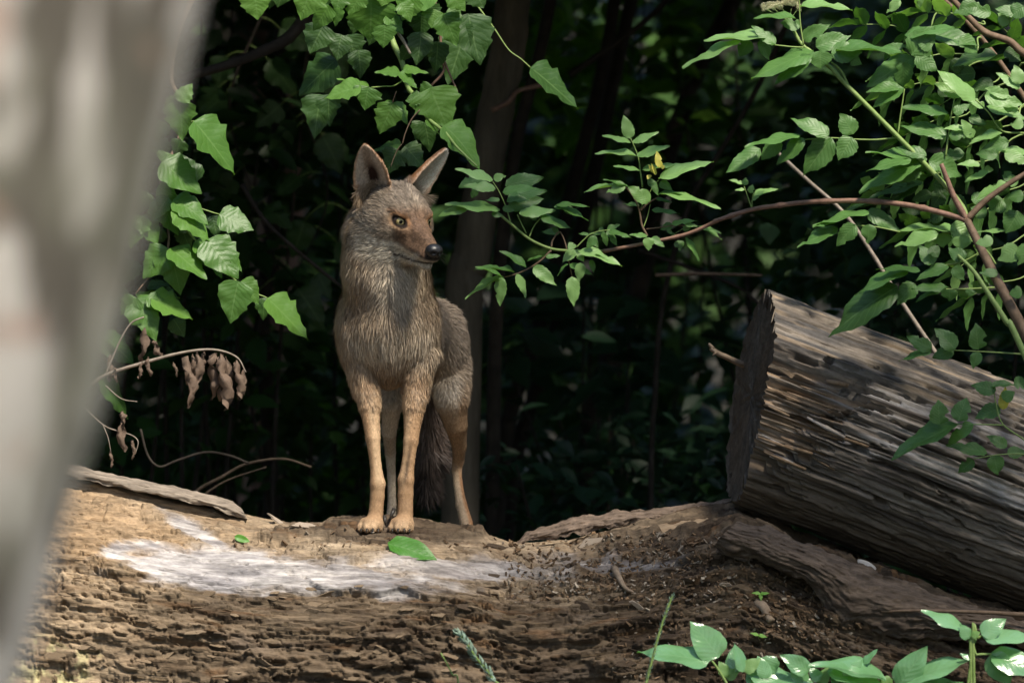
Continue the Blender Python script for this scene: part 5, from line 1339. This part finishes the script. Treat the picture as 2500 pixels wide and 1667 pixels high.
for sd in range(6):
    me = flake_mesh(sd + 20); me.materials.append(M['fungus']); FL['fungus'].append(me)
chip(683, 1276, 0.030, -0.4, 'chip_pale', 'pale brown wood chip lying on the log beside the bark slab', k=0)
chip(745, 1284, 0.028, 0.15, 'chip_pale', 'broad wood chip lying on the log between the bark slab and the paws', k=1)
chip(1440, 1325, 0.032, 0.2, 'chip_pale', 'flat grey wood chip lying in the hollow of the log', k=2)
me = flake_mesh(21); me.clear_geometry()
_a = np.linspace(0, 2 * np.pi, 16, endpoint=False)
_v = np.concatenate([np.stack([np.cos(_a) * r * (1 + 0.12 * np.sin(3 * _a)), np.sin(_a) * r * 0.42, np.full(16, z)], -1) for r, z in ((1.0, -0.4), (0.95, 0.1), (0.6, 0.4), (0.05, 0.5))])
_f = [[k * 16 + i, k * 16 + (i + 1) % 16, k * 16 + 16 + (i + 1) % 16, k * 16 + 16 + i] for k in range(3) for i in range(16)]
me.from_pydata(_v.tolist(), [], _f); me.materials.clear(); me.materials.append(M['fungus']); FL['fungus'] = [me] * 6
chip(2115, 1380, 0.025, -0.45, 'fungus', 'white patch of fungus on the bark under the leaning log', 'fungus', BVH_ALL, 0.25, 'fungus', k=0)
chip(1600, 1372, 0.012, 0.3, 'chip_pale', 'small pale wood chip beside the slanting stick', k=3)
chip(1770, 1425, 0.014, -0.4, 'chip_pale', 'small pale wood chip beside the upper seedling', k=4)
chip(1560, 1480, 0.020, -0.6, 'chip_pale', 'grey wood chip on the dark wood below the slanting stick', k=5)
def stick(name, label, pts, r0, r1, mk, lift=0.006):
    P = []
    for x, y in pts:
        p, n = on_log(x, y)
        P.append((p + n * lift) if p is not None else pt(x, y, -0.2))
    S = smooth_path(P, 5)
    tag(wobj(name, tube_mesh(name, S, np.linspace(r0, r1, len(S)), 7, 0.25), M[mk]), label, 'stick')
M['stick'] = plain_mat('dry_brown_stick', (0.17, 0.12, 0.08), (0.36, 0.28, 0.20), 40, 0.85, 0.6, 0.003)
stick('stick', 'short dry stick lying slantwise on the dark part of the log', [(1500,1390),(1512,1418),(1530,1436),(1548,1450)], 0.009, 0.003, 'stick')
stick('stick', 'thick broken stick half buried below the upper seedling', [(1850,1468),(1866,1490),(1884,1512)], 0.013, 0.010, 'stick')
P = [pt(2700,1510,-0.34), pt(2500,1500,-0.36), pt(2400,1494,-0.385), pt(2250,1490,-0.37), pt(2150,1492,-0.36)]
S = smooth_path(P, 5); tag(wobj('stick', tube_mesh('stick', S, np.linspace(0.007, 0.003, len(S)), 7, 0.2), M['stem_brown']), 'long thin brown stick lying along the foot of the leaning log', 'stick')
P = [pt(1860,905,0.27), pt(1810,888,0.22), pt(1760,866,0.18), pt(1735,850,0.17)]
S = smooth_path(P, 5); tw = empty('broken_twig', P[0], 'broken brown twig sticking out behind the sawn end of the leaning log', 'twig')
wobj('stem', tube_mesh('stem', S, np.linspace(0.0085, 0.006, len(S)), 8, 0.25), M['stick'], tw)
wobj('side_twig', tube_mesh('side_twig', [pt(1742,852,.17), pt(1733,842,.17), pt(1730,838,.17)], [0.005, 0.004, 0.0025], 6), M['stick'], tw)
wobj('side_twig', tube_mesh('side_twig', [pt(1738,853,.16), pt(1748,860,.15), pt(1740,868,.15)], [0.004, 0.004, 0.002], 6), M['stick'], tw)
# seedlings
def seedling(x, y, label, leaves):
    p, n = on_log(x, y)
    if p is None: return
    s = empty('seedling', p, label, 'seedling')
    wobj('stem', tube_mesh('stem', [p - n * 0.004, p + Vector((0, -0.006, 0.008)), p + Vector((0, -0.012, 0.014))], [0.0012, 0.001, 0.001], 5), M['stem_green'], s)
    c = p + Vector((0, -0.012, 0.014))
    for dx, dz, w in leaves:
        put_leaf('leaf', 'weed', 'fresh_b', c, c + Vector((dx, -0.006, dz)), w, Vector((0, -0.75, 0.65)), s)
M['fresh_b'] = leaf_mat('bright_seedling_leaf', (0.16, 0.38, 0.05), (0.22, 0.45, 0.07), 0.4, 0.3)
seedling(1856, 1462, 'bright three-leaved seedling growing on the dark part of the log', [(-0.020, 0.003, 0.010), (0.022, 0.002, 0.010), (0.002, -0.016, 0.010)])
seedling(1852, 1563, 'bright two-leaved seedling low on the log above the broad weeds', [(-0.020, 0.006, 0.010), (0.020, -0.004, 0.011)])
seedling(1258, 1322, 'tiny pale green seedling at the back edge of the log', [(-0.010, 0.010, 0.009), (0.012, 0.006, 0.009)])
# crumbs of rotten wood
def debris():
    rs = np.random.default_rng(12); V = []; F = []; cc = []
    for k in range(1500):
        px = rs.uniform(1230, 2050) if rs.random() < 0.96 else rs.uniform(560, 1250); py = (rs.uniform(1300, 1470) if px < 1850 else rs.uniform(1400, 1560)) if px > 1230 else rs.uniform(1285, 1345)
        if rs.random() < 0.25: px, py = rs.uniform(1500, 2100), rs.uniform(1450, 1660)
        p, n = on_log(px, py)
        if p is None: continue
        p = np.array(p) + np.array(n) * 0.002; a = rs.uniform(0, np.pi); L = rs.uniform(0.002, 0.009); w = rs.uniform(0.0015, 0.004)
        n = np.array(n); u = np.array([math.cos(a), 0, math.sin(a)]); u -= n * (u @ n); u /= np.linalg.norm(u); v = np.cross(n, u)
        b0 = len(V)
        V += [p - u*L - v*w, p + u*L - v*w*0.6, p + u*L*0.9 + v*w*0.7, p - u*L*0.8 + v*w, p - u*L*0.6 + n*w*1.2, p + u*L*0.6 + n*w*1.4]
        F += [[b0, b0+1, b0+5, b0+4], [b0+1, b0+2, b0+5], [b0+2, b0+3, b0+4, b0+5], [b0+3, b0, b0+4]]
        c = np.array([0.16, 0.105, 0.062]) * rs.uniform(0.6, 1.5) if rs.random() < 0.8 else np.array([0.42, 0.35, 0.27]) * rs.uniform(0.6, 1.1)
        cc += [c] * 6
    tag(wobj('wood_crumbs', new_mesh('wood_crumbs', np.array(V), F, False, np.array(cc)), M['log']), 'crumbs of brown rotten wood strewn over the log', 'debris', None, 'stuff')
debris()
# ------------------------------------------------------------------ pale tree close to the camera on the left
def near_tree():
    Y = -9.0
    base = Vector((-0.86, Y, 0.0))
    t = empty('near_tree', base, 'pale grey tree trunk leaning close to the camera, out of focus', 'tree')
    # right edge px (450,0) .. (25,1667); radius about 0.2 m
    def axis(z):
        k = (D + Y) / D; py = 833.5 - (z - ZC) / k * 1000
        edge = 462 + (20 - 462) * (py / 1667.0)
        edge = 475 - 452 * (py / 1667.0) + 18 * math.sin(py / 1667.0 * math.pi)
        return (edge - 1250) / 1000 * k - 0.205
    zs = np.concatenate([np.linspace(0.0, 0.9, 6), np.linspace(1.0, 1.62, 40), np.linspace(1.7, 2.6, 8)])
    P = [Vector((axis(min(z, 2.0)) + (0.02 * (z - 2) if z > 2 else 0), Y, z)) for z in zs] + [Vector((axis(2.0) + 0.02 * k, Y - 0.05 * k, 2.6 + 0.7 * k)) for k in range(1, 6)]
    R = [0.205 + 0.05 * max(0, 0.5 - p.z) - 0.016 * max(0, p.z - 2) for p in P]
    wobj('trunk', tube_mesh('trunk', P, R, 40, 0.0), M['trunk_near'], t)
    top = P[-1]
    for k in range(5):
        a = k * 1.3 + 0.4; e = top + Vector((math.cos(a) * 1.5, math.sin(a) * 1.5 - 0.4, 1.0 + 0.2 * k))
        wobj('limb', tube_mesh('limb', smooth_path([top - Vector((0, 0, 0.8 - 0.12 * k)), top.lerp(e, 0.5) + Vector((0, 0, 0.1)), e], 5), np.linspace(0.07, 0.02, 11), 7), M['trunk_near'], t)
    foliage('crown', [(top.x - 0.8, top.y + 1.4, top.z + 1.4, 1.6, 1.3, 1.0)], 1000, 0.2, 71, 'canopy', t)

def foliage(name, blobs, n, size, seed, mk, parent, flat=0.0, hang=0.0, shell=0.35):
    """many small leaves spread through the volume of a few ellipsoids"""
    r = np.random.default_rng(seed)
    B = np.array(blobs, float); vol = B[:, 3] * B[:, 4] * B[:, 5]
    pk = r.choice(len(B), n, p=vol / vol.sum())
    d = r.normal(size=(n, 3)); d /= np.linalg.norm(d, axis=1)[:, None]
    rad = r.uniform(0, 1, n)**shell
    # clump towards sprays
    C = B[pk, :3] + d * rad[:, None] * B[pk, 3:6]
    cl = np.stack([fbm(C[:, 0] * 1.6, C[:, 1] * 1.6, C[:, 2] * 1.6, 2, seed + 3 + i) for i in range(3)], -1)
    C = C + cl * 0.25 * B[pk, 3:6]
    L = size * r.uniform(0.55, 1.25, n); W = L * r.uniform(0.42, 0.62, n)
    a = r.uniform(0, 2*np.pi, n)
    y = np.stack([np.cos(a), np.sin(a), r.uniform(-0.7, 0.25, n) - hang], -1); y /= np.linalg.norm(y, axis=1)[:, None]
    nr = np.stack([r.normal(0, 0.45, n), r.normal(-0.25, 0.45, n), np.ones(n)], -1); nr -= y * (nr * y).sum(1)[:, None]; nr /= np.linalg.norm(nr, axis=1)[:, None]
    x = np.cross(y, nr)
    tpl = np.array([(0, 0, 0), (-0.36, 0.22, 0.05), (-0.5, 0.48, 0.06), (-0.3, 0.76, 0.0), (0, 1, -0.10), (0.3, 0.76, 0.0), (0.5, 0.48, 0.06), (0.36, 0.22, 0.05), (0, 0.45, -0.02)])
    V = C[:, None] + tpl[None, :, 0:1] * W[:, None, None] * x[:, None] + tpl[None, :, 1:2] * L[:, None, None] * y[:, None] + tpl[None, :, 2:3] * L[:, None, None] * nr[:, None]
    o9 = np.arange(n)[:, None, None] * 9
    tri = np.array([[8, k, (k + 1) % 8] for k in range(8)])[None, :, ::-1]
    F = (o9 + tri).reshape(-1, 3)
    me = new_mesh(name, V.reshape(-1, 3), F, True)
    o = wobj(name, me, M[mk], parent)
    return o
near_tree()

# ------------------------------------------------------------------ trees behind: trunks in view, crowns above the frame
def tree(name, label, pxs, Y, r0, r1, mk, crown, seed, group='trees behind the log', wob=0.1, crown_n=2600, leaf=0.17, cmat='canopy'):
    """pxs: the trunk's centre line in the photograph from top to bottom"""
    P = [pt(x, y, Y) for x, y in pxs]
    foot = Vector((P[-1].x + (P[-1].x - P[-2].x) * 0.8, Y, 0.0)); d = (P[0] - P[1]).normalized()
    up = [P[0] + d * s + Vector((0, 0.05 * s, 0.15 * s)) for s in (0.6, 1.4, 2.4)]
    t = empty(name, foot, label, 'tree', group)
    S = smooth_path([foot] + P[::-1] + up, 6)
    wobj('trunk', tube_mesh('trunk', S, np.linspace(r0, r1, len(S)), 14, wob, seed), M[mk], t)
    if crown:
        c = up[1]; cx, cy, cz, rx, ry, rz = crown
        for k in range(4):
            a = k * 1.7 + seed; e = Vector((c.x + cx + math.cos(a) * rx * 0.7, c.y + cy + math.sin(a) * ry * 0.7, cz + 0.3 * rz * math.sin(a * 2)))
            wobj('limb', tube_mesh('limb', smooth_path([up[0].lerp(up[2], 0.2 * k), up[1].lerp(e, 0.5) + Vector((0, 0, 0.2)), e], 4), np.linspace(r1 * 0.6, 0.01, 9), 6), M[mk], t)
        foliage('crown', [(c.x + cx, c.y + cy, cz, rx, ry, rz), (c.x + cx + rx * 0.5, c.y + cy + 0.3 * ry, cz + 0.5 * rz, rx * 0.7, ry * 0.7, rz * 0.7), (c.x + cx - rx * 0.5, c.y + cy - 0.2 * ry, cz + 0.4 * rz, rx * 0.7, ry * 0.7, rz * 0.7)], crown_n, leaf, seed, cmat, t)
    return t
tree('tree', 'grey brown tree trunk standing behind the coyote, partly hidden by elder leaves', [(1252,0),(1240,120),(1205,300),(1180,450),(1150,640),(1130,780)], 2.2, 0.054, 0.048, 'trunk_bg', (0.2, 0.6, 3.9, 2.0, 1.8, 0.9), 301)
tree('tree', 'reddish tree trunk deep in the thicket behind the leaves', [(640,-20),(610,90),(690,260),(740,330),(700,480),(660,760),(640,1000)], 7.5, 0.085, 0.06, 'trunk_red', (-0.3, 0.3, 4.6, 2.4, 2.2, 1.1), 302, wob=0.2)
tree('sapling', 'thin dark sapling stem standing just right of the grey brown trunk', [(1345,0),(1310,160),(1265,330),(1235,520),(1215,700),(1205,1000)], 3.0, 0.022, 0.016, 'stem_dark', None, 303)
tree('sapling', 'dark sapling leaning behind the central elder sprig', [(1500,0),(1480,130),(1440,300),(1400,450),(1360,620),(1300,850),(1230,1100)], 4.2, 0.026, 0.018, 'stem_dark', (0.6, 0.8, 4.1, 2.2, 2.0, 0.9), 304)
tree('sapling', 'thin brown sapling crossing behind the red elder branch', [(1920,60),(1830,250),(1740,400),(1690,480),(1640,640),(1610,800),(1600,960),(1590,1150)], 2.6, 0.009, 0.007, 'stem_dark', None, 305)
tree('sapling', 'dark sapling trunk leaning towards the sawn end of the leaning log', [(1800,-20),(1700,180),(1620,420),(1560,700),(1480,900),(1440,1050)], 5.0, 0.034, 0.026, 'stem_dark', (0.9, 0.4, 4.3, 2.4, 2.2, 1.0), 306)
tree('sapling', 'dark sapling stem standing behind the left box elder leaves', [(690,0),(680,250),(668,520),(640,800),(660,1100)], 3.4, 0.026, 0.02, 'stem_dark', (-1.2, 0.4, 4.0, 2.2, 2.0, 0.9), 308)
tree('sapling', 'two-toned dark sapling behind the coyote at its right flank', [(1420,560),(1370,760),(1310,950),(1250,1180)], 4.4, 0.026, 0.022, 'stem_dark', None, 309)
# crowns of the surrounding wood, which shade this place
def shade_tree(x, y, h, r, cz, rz, seed, label, n=3200, leaf=0.24):
    t = empty('tree', Vector((x, y, 0)), label, 'tree', 'trees of the surrounding wood')
    P = [Vector((x, y, 0)), Vector((x + 0.1, y, h * 0.3)), Vector((x - 0.05, y + 0.1, h * 0.65)), Vector((x, y, h))]
    wobj('trunk', tube_mesh('trunk', smooth_path(P, 5), np.linspace(0.2, 0.06, 16), 12, 0.12, seed), M['trunk_bg'], t)
    for k in range(5):
        a = k * 1.26 + seed; e = Vector((x + math.cos(a) * r * 0.7, y + math.sin(a) * r * 0.7, cz + 0.2 * rz))
        wobj('limb', tube_mesh('limb', smooth_path([Vector((x, y, cz - rz * 0.5)), Vector((x + math.cos(a) * r * .35, y + math.sin(a) * r * .35, cz)), e], 4), np.linspace(0.07, 0.015, 9), 6), M['trunk_bg'], t)
    foliage('crown', [(x, y, cz, r, r, rz), (x + r * .5, y, cz + rz * .3, r * .7, r * .7, rz * .7), (x - r * .5, y + r * .3, cz + rz * .2, r * .7, r * .7, rz * .7)], n, leaf, seed, 'canopy', t)
WOOD = 'leafy tree of the wood around the log that shades it'
WOODS = [(-3.4, 4.2, 7, 2.6, 4.2, 1.3), (-1.2, 9.5, 8, 3.2, 5.0, 1.8), (2.4, 8.5, 8, 3.2, 5.0, 1.8), (4.4, 4.0, 7, 2.6, 4.2, 1.4), (-5.5, 9.0, 8, 3.4, 4.6, 2.6), (6.5, 9.5, 8, 3.4, 4.6, 2.6), (3.2, 14.5, 9, 3.8, 4.5, 3.2),
         (-6.0, 15.0, 9, 3.8, 4.2, 3.4), (7.0, 15.0, 9, 3.8, 4.2, 3.4), (-5.0, -1.0, 8, 2.6, 3.6, 2.4), (6.2, -2.2, 8, 2.6, 3.6, 2.4), (-5.4, -8.0, 9, 3.2, 4.0, 3.0), (6.0, -8.5, 9, 3.2, 4.2, 3.0), (-5.5, -17.5, 9, 3.8, 4.4, 3.6), (0.0, -20.5, 9, 4.0, 4.6, 3.8), (5.5, -17.5, 9, 3.8, 4.4, 3.6),
         (4.2, -6.2, 8, 2.2, 5.2, 1.4), (-3.9, -5.2, 8, 1.9, 5.2, 1.4), (4.4, -13.0, 8, 2.2, 5.4, 1.6), (-4.6, -13.0, 8, 2.0, 5.4, 1.6), (-2.95, 1.7, 3.6, 1.0, 1.9, 1.6), (3.0, 2.0, 3.6, 1.0, 1.9, 1.6), (-3.4, 4.4, 3.6, 1.1, 1.9, 1.6), (3.5, 5.0, 3.6, 1.1, 1.9, 1.6)]  # the last four, low and dense, are added to block side light
for i, (x, y, h, r, cz, rz) in enumerate(WOODS):
    shade_tree(x, y, h, r, cz, rz, 400 + i, WOOD, 1500, 0.42)
# unseen tree added for shade, its leaf clumps placed to block light
def blocker_tree():
    x, y = 3.6, 1.2
    t = empty('tree', Vector((x, y, 0)), 'unseen spreading tree added to shade the thicket and the leaning log', 'tree', 'trees of the surrounding wood')
    P = [Vector((x, y, 0)), Vector((x - 0.1, y, 1.5)), Vector((x - 0.3, y, 3.2)), Vector((x - 0.5, y, 5))]
    wobj('trunk', tube_mesh('trunk', smooth_path(P, 5), np.linspace(0.2, 0.08, 16), 12, 0.12, 9), M['trunk_bg'], t)
    for k, e in enumerate([Vector((2.0, -2.0, 4.0)), Vector((0.95, -1.4, 4.1)), Vector((0.3, 1.2, 2.9)), Vector((-2.0, 1.4, 2.9)), Vector((2.2, 1.6, 2.9)), Vector((0.0, 3.4, 3.4))]):
        a = Vector((x - 0.25, y, 2.6 + 0.2 * k)); m = a.lerp(e, 0.5) + Vector((0, 0, 0.35))
        wobj('limb', tube_mesh('limb', smooth_path([a, m, e], 6), np.linspace(0.08, 0.02, 13), 7, 0.1), M['trunk_bg'], t)
    foliage('crown', BLOCK_BACK, 9000, 0.32, 451, 'canopy', t, shell=0.5)
    foliage('crown', BLOCK_LOG, 300, 0.20, 452, 'canopy', t, shell=0.5)
BLOCK_BACK = [(-1.6, 1.3, 2.95, 1.0, 0.55, 0.55), (-0.3, 1.3, 2.95, 1.0, 0.55, 0.55), (1.1, 1.3, 2.95, 1.0, 0.55, 0.55), (2.4, 1.4, 2.95, 1.0, 0.6, 0.6), (-1.4, 2.9, 3.3, 1.3, 1.1, 0.5), (0.6, 2.9, 3.3, 1.3, 1.1, 0.5), (2.4, 3.0, 3.3, 1.2, 1.1, 0.5), (-1.2, 5.2, 3.8, 1.5, 1.4, 0.5), (1.4, 5.2, 3.8, 1.5, 1.4, 0.5)]
BLOCK_LOG = [(2.15, -2.2, 4.0, 1.05, 0.33, 0.22), (0.95, -1.4, 4.1, 0.30, 0.22, 0.2)]  # clumps placed to shade the log's right part and the coyote
blocker_tree()
# ------------------------------------------------------------------ understorey
def shrub(name, label, blobs, n, size, seed, mk, group, stems=4, hang=0.1):
    b = np.array(blobs, float); c = b[:, :3].mean(0)
    t = empty(name, Vector((c[0], c[1], 0)), label, 'shrub', group)
    r = random.Random(seed)
    for k in range(stems):
        q = b[k % len(b)]; e = Vector((q[0] + r.uniform(-.6, .6) * q[3], q[1] + r.uniform(-.4, .4) * q[4], q[2] + q[5] * r.uniform(0.2, 0.8)))
        f = Vector((c[0] + r.uniform(-.15, .15), c[1] + r.uniform(-.1, .1), 0)); m = f.lerp(e, 0.5) + Vector((r.uniform(-.1, .1), 0, 0.05))
        wobj('stem', tube_mesh('stem', smooth_path([f, m, e], 5), np.linspace(0.010, 0.003, 11), 6, 0.1), M['stem_dark'], t)
    foliage('foliage', blobs, n, size, seed, mk, t, hang=hang, shell=0.45)
    return t
def pb(px, py, Y, rx, ry, rz):
    p = pt(px, py, Y); return (p.x, p.y, p.z, rx, ry, rz)
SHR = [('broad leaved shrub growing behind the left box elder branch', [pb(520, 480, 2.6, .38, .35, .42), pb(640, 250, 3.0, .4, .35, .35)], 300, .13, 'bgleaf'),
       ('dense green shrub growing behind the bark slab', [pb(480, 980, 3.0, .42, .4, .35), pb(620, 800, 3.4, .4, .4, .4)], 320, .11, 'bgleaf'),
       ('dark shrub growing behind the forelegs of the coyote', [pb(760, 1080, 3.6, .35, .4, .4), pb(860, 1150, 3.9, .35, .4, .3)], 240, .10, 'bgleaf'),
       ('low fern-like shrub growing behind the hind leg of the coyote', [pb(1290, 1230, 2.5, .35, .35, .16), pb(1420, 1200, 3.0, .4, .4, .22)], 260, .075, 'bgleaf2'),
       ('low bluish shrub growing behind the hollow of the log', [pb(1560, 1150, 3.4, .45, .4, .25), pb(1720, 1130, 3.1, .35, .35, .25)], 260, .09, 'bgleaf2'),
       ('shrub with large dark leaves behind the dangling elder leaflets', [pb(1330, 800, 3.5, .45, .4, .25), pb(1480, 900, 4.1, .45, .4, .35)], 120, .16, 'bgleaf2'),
       ('shrub with sunlight in its leaf colour behind the upright elder sprig', [pb(1400, 180, 4.9, .4, .4, .4), pb(1560, 120, 5.7, .5, .4, .4)], 260, .15, 'bgleaf_sunlit'),
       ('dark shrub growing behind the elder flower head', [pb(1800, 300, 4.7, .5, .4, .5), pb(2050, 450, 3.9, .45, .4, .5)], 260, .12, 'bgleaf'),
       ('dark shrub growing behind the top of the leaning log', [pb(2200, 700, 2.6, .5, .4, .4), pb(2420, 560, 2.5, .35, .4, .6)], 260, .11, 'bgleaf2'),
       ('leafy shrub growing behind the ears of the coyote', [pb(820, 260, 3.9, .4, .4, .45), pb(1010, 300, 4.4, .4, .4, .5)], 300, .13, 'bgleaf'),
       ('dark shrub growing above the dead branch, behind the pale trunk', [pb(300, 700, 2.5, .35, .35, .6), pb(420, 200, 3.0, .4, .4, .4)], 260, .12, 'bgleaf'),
       ('small shrub with sunlight in its leaf colour glimpsed past the forelegs of the coyote', [pb(740, 1100, 4.2, .22, .3, .3), pb(830, 1180, 4.4, .25, .3, .2)], 90, .10, 'bgleaf_sunlit'),
       ('small shrub with sunlight in its leaf colour glimpsed below the hanging box elder leaves', [pb(660, 740, 4.6, .3, .3, .3), pb(590, 850, 4.6, .25, .3, .3)], 70, .10, 'bgleaf_sunlit'),
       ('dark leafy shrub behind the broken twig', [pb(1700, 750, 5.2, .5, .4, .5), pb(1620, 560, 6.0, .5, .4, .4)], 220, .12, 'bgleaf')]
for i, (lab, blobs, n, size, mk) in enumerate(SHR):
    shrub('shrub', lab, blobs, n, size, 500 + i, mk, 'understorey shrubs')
# crossing branches in the dark
M['stem_dark2'] = plain_mat('dull_brown_twig', (0.05, 0.036, 0.024), (0.13, 0.095, 0.065), 30, 0.85)
def bare(label, pts, Y, r0, r1, mk, Z=I):
    q_ = [Z(*p) for p in pts]; P = [pt(x, y, Y) for x, y in q_]
    S = smooth_path(P, 6); tag(wobj('bare_branch', tube_mesh('bare_branch', S, np.linspace(r0, r1, len(S)), 8, 0.15), M[mk]), label, 'branch')
bare('dark bare branch crossing behind the top box elder leaves', [(380,215),(457,187),(552,160),(640,126),(715,82),(800,-40),(900,-200)], 1.4, 0.010, 0.02, 'stem_dark')
bare('curved thin branch arching over the bark slab', [(343,1047),(360,1110),(389,1139),(430,1125),(500,1104),(560,1112),(608,1131)], 0.75, 0.003, 0.0035, 'stem_dark')
bare('pair of thin branches rising behind the bark slab towards the paws', [(430,1260),(483,1197),(540,1165),(600,1133),(690,1120),(760,1140)], 0.9, 0.0055, 0.003, 'stem_dark2')
bare('thin branch running just above the bark slab', [(470,1240),(505,1203),(560,1170),(650,1140)], 0.85, 0.004, 0.002, 'stem_dark2')
bare('short reddish bare branch beside the grey brown trunk', [(1200,270),(1240,250),(1262,225),(1300,213),(1350,205)], 2.15, 0.007, 0.006, 'stem_red')
bare('thin grey branch rising behind the coyote shoulder', [(590,450),(640,530),(700,590),(790,665),(860,720)], 1.8, 0.007, 0.004, 'stem_dark')
bare('long thin branch running slantwise below the red elder branch', [(1560,610),(1700,660),(1800,700),(1850,740),(1900,800)], 2.4, 0.006, 0.004, 'stem_dark')
bare('thin branch crossing level below the red elder branch', [(1600,672),(1700,668),(1800,670),(1860,672)], 1.8, 0.005, 0.004, 'stem_brown')
bare('slim pale grey dead stem slanting down behind the leaning log', [(1885,360),(1960,430),(2060,520),(2130,620),(2190,720),(2270,840),(2360,980)], 0.62, 0.0045, 0.006, 'twig_grey')
bare('thin dark branch crossing the saplings at the top', [(1390,185),(1470,130),(1540,80),(1610,20),(1680,-60)], 3.0, 0.010, 0.008, 'stem_dark')
# the wood beyond, one dark mass of leaves
rs = np.random.default_rng(77)
blobs = []
for k in range(26):
    y = rs.uniform(6.5, 12); blobs.append((rs.uniform(-3.6, 3.6), y, rs.uniform(0.2, 3.2), 1.1, 0.7, 0.9))
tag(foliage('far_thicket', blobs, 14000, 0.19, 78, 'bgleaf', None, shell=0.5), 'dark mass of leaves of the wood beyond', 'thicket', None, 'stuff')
tag(foliage('forest_wall', [(0, 17, 2.5, 9, 1.2, 3.5)], 6000, 0.45, 79, 'canopy', None, shell=0.5), 'dark leaf wall of the far wood', 'thicket', None, 'stuff')
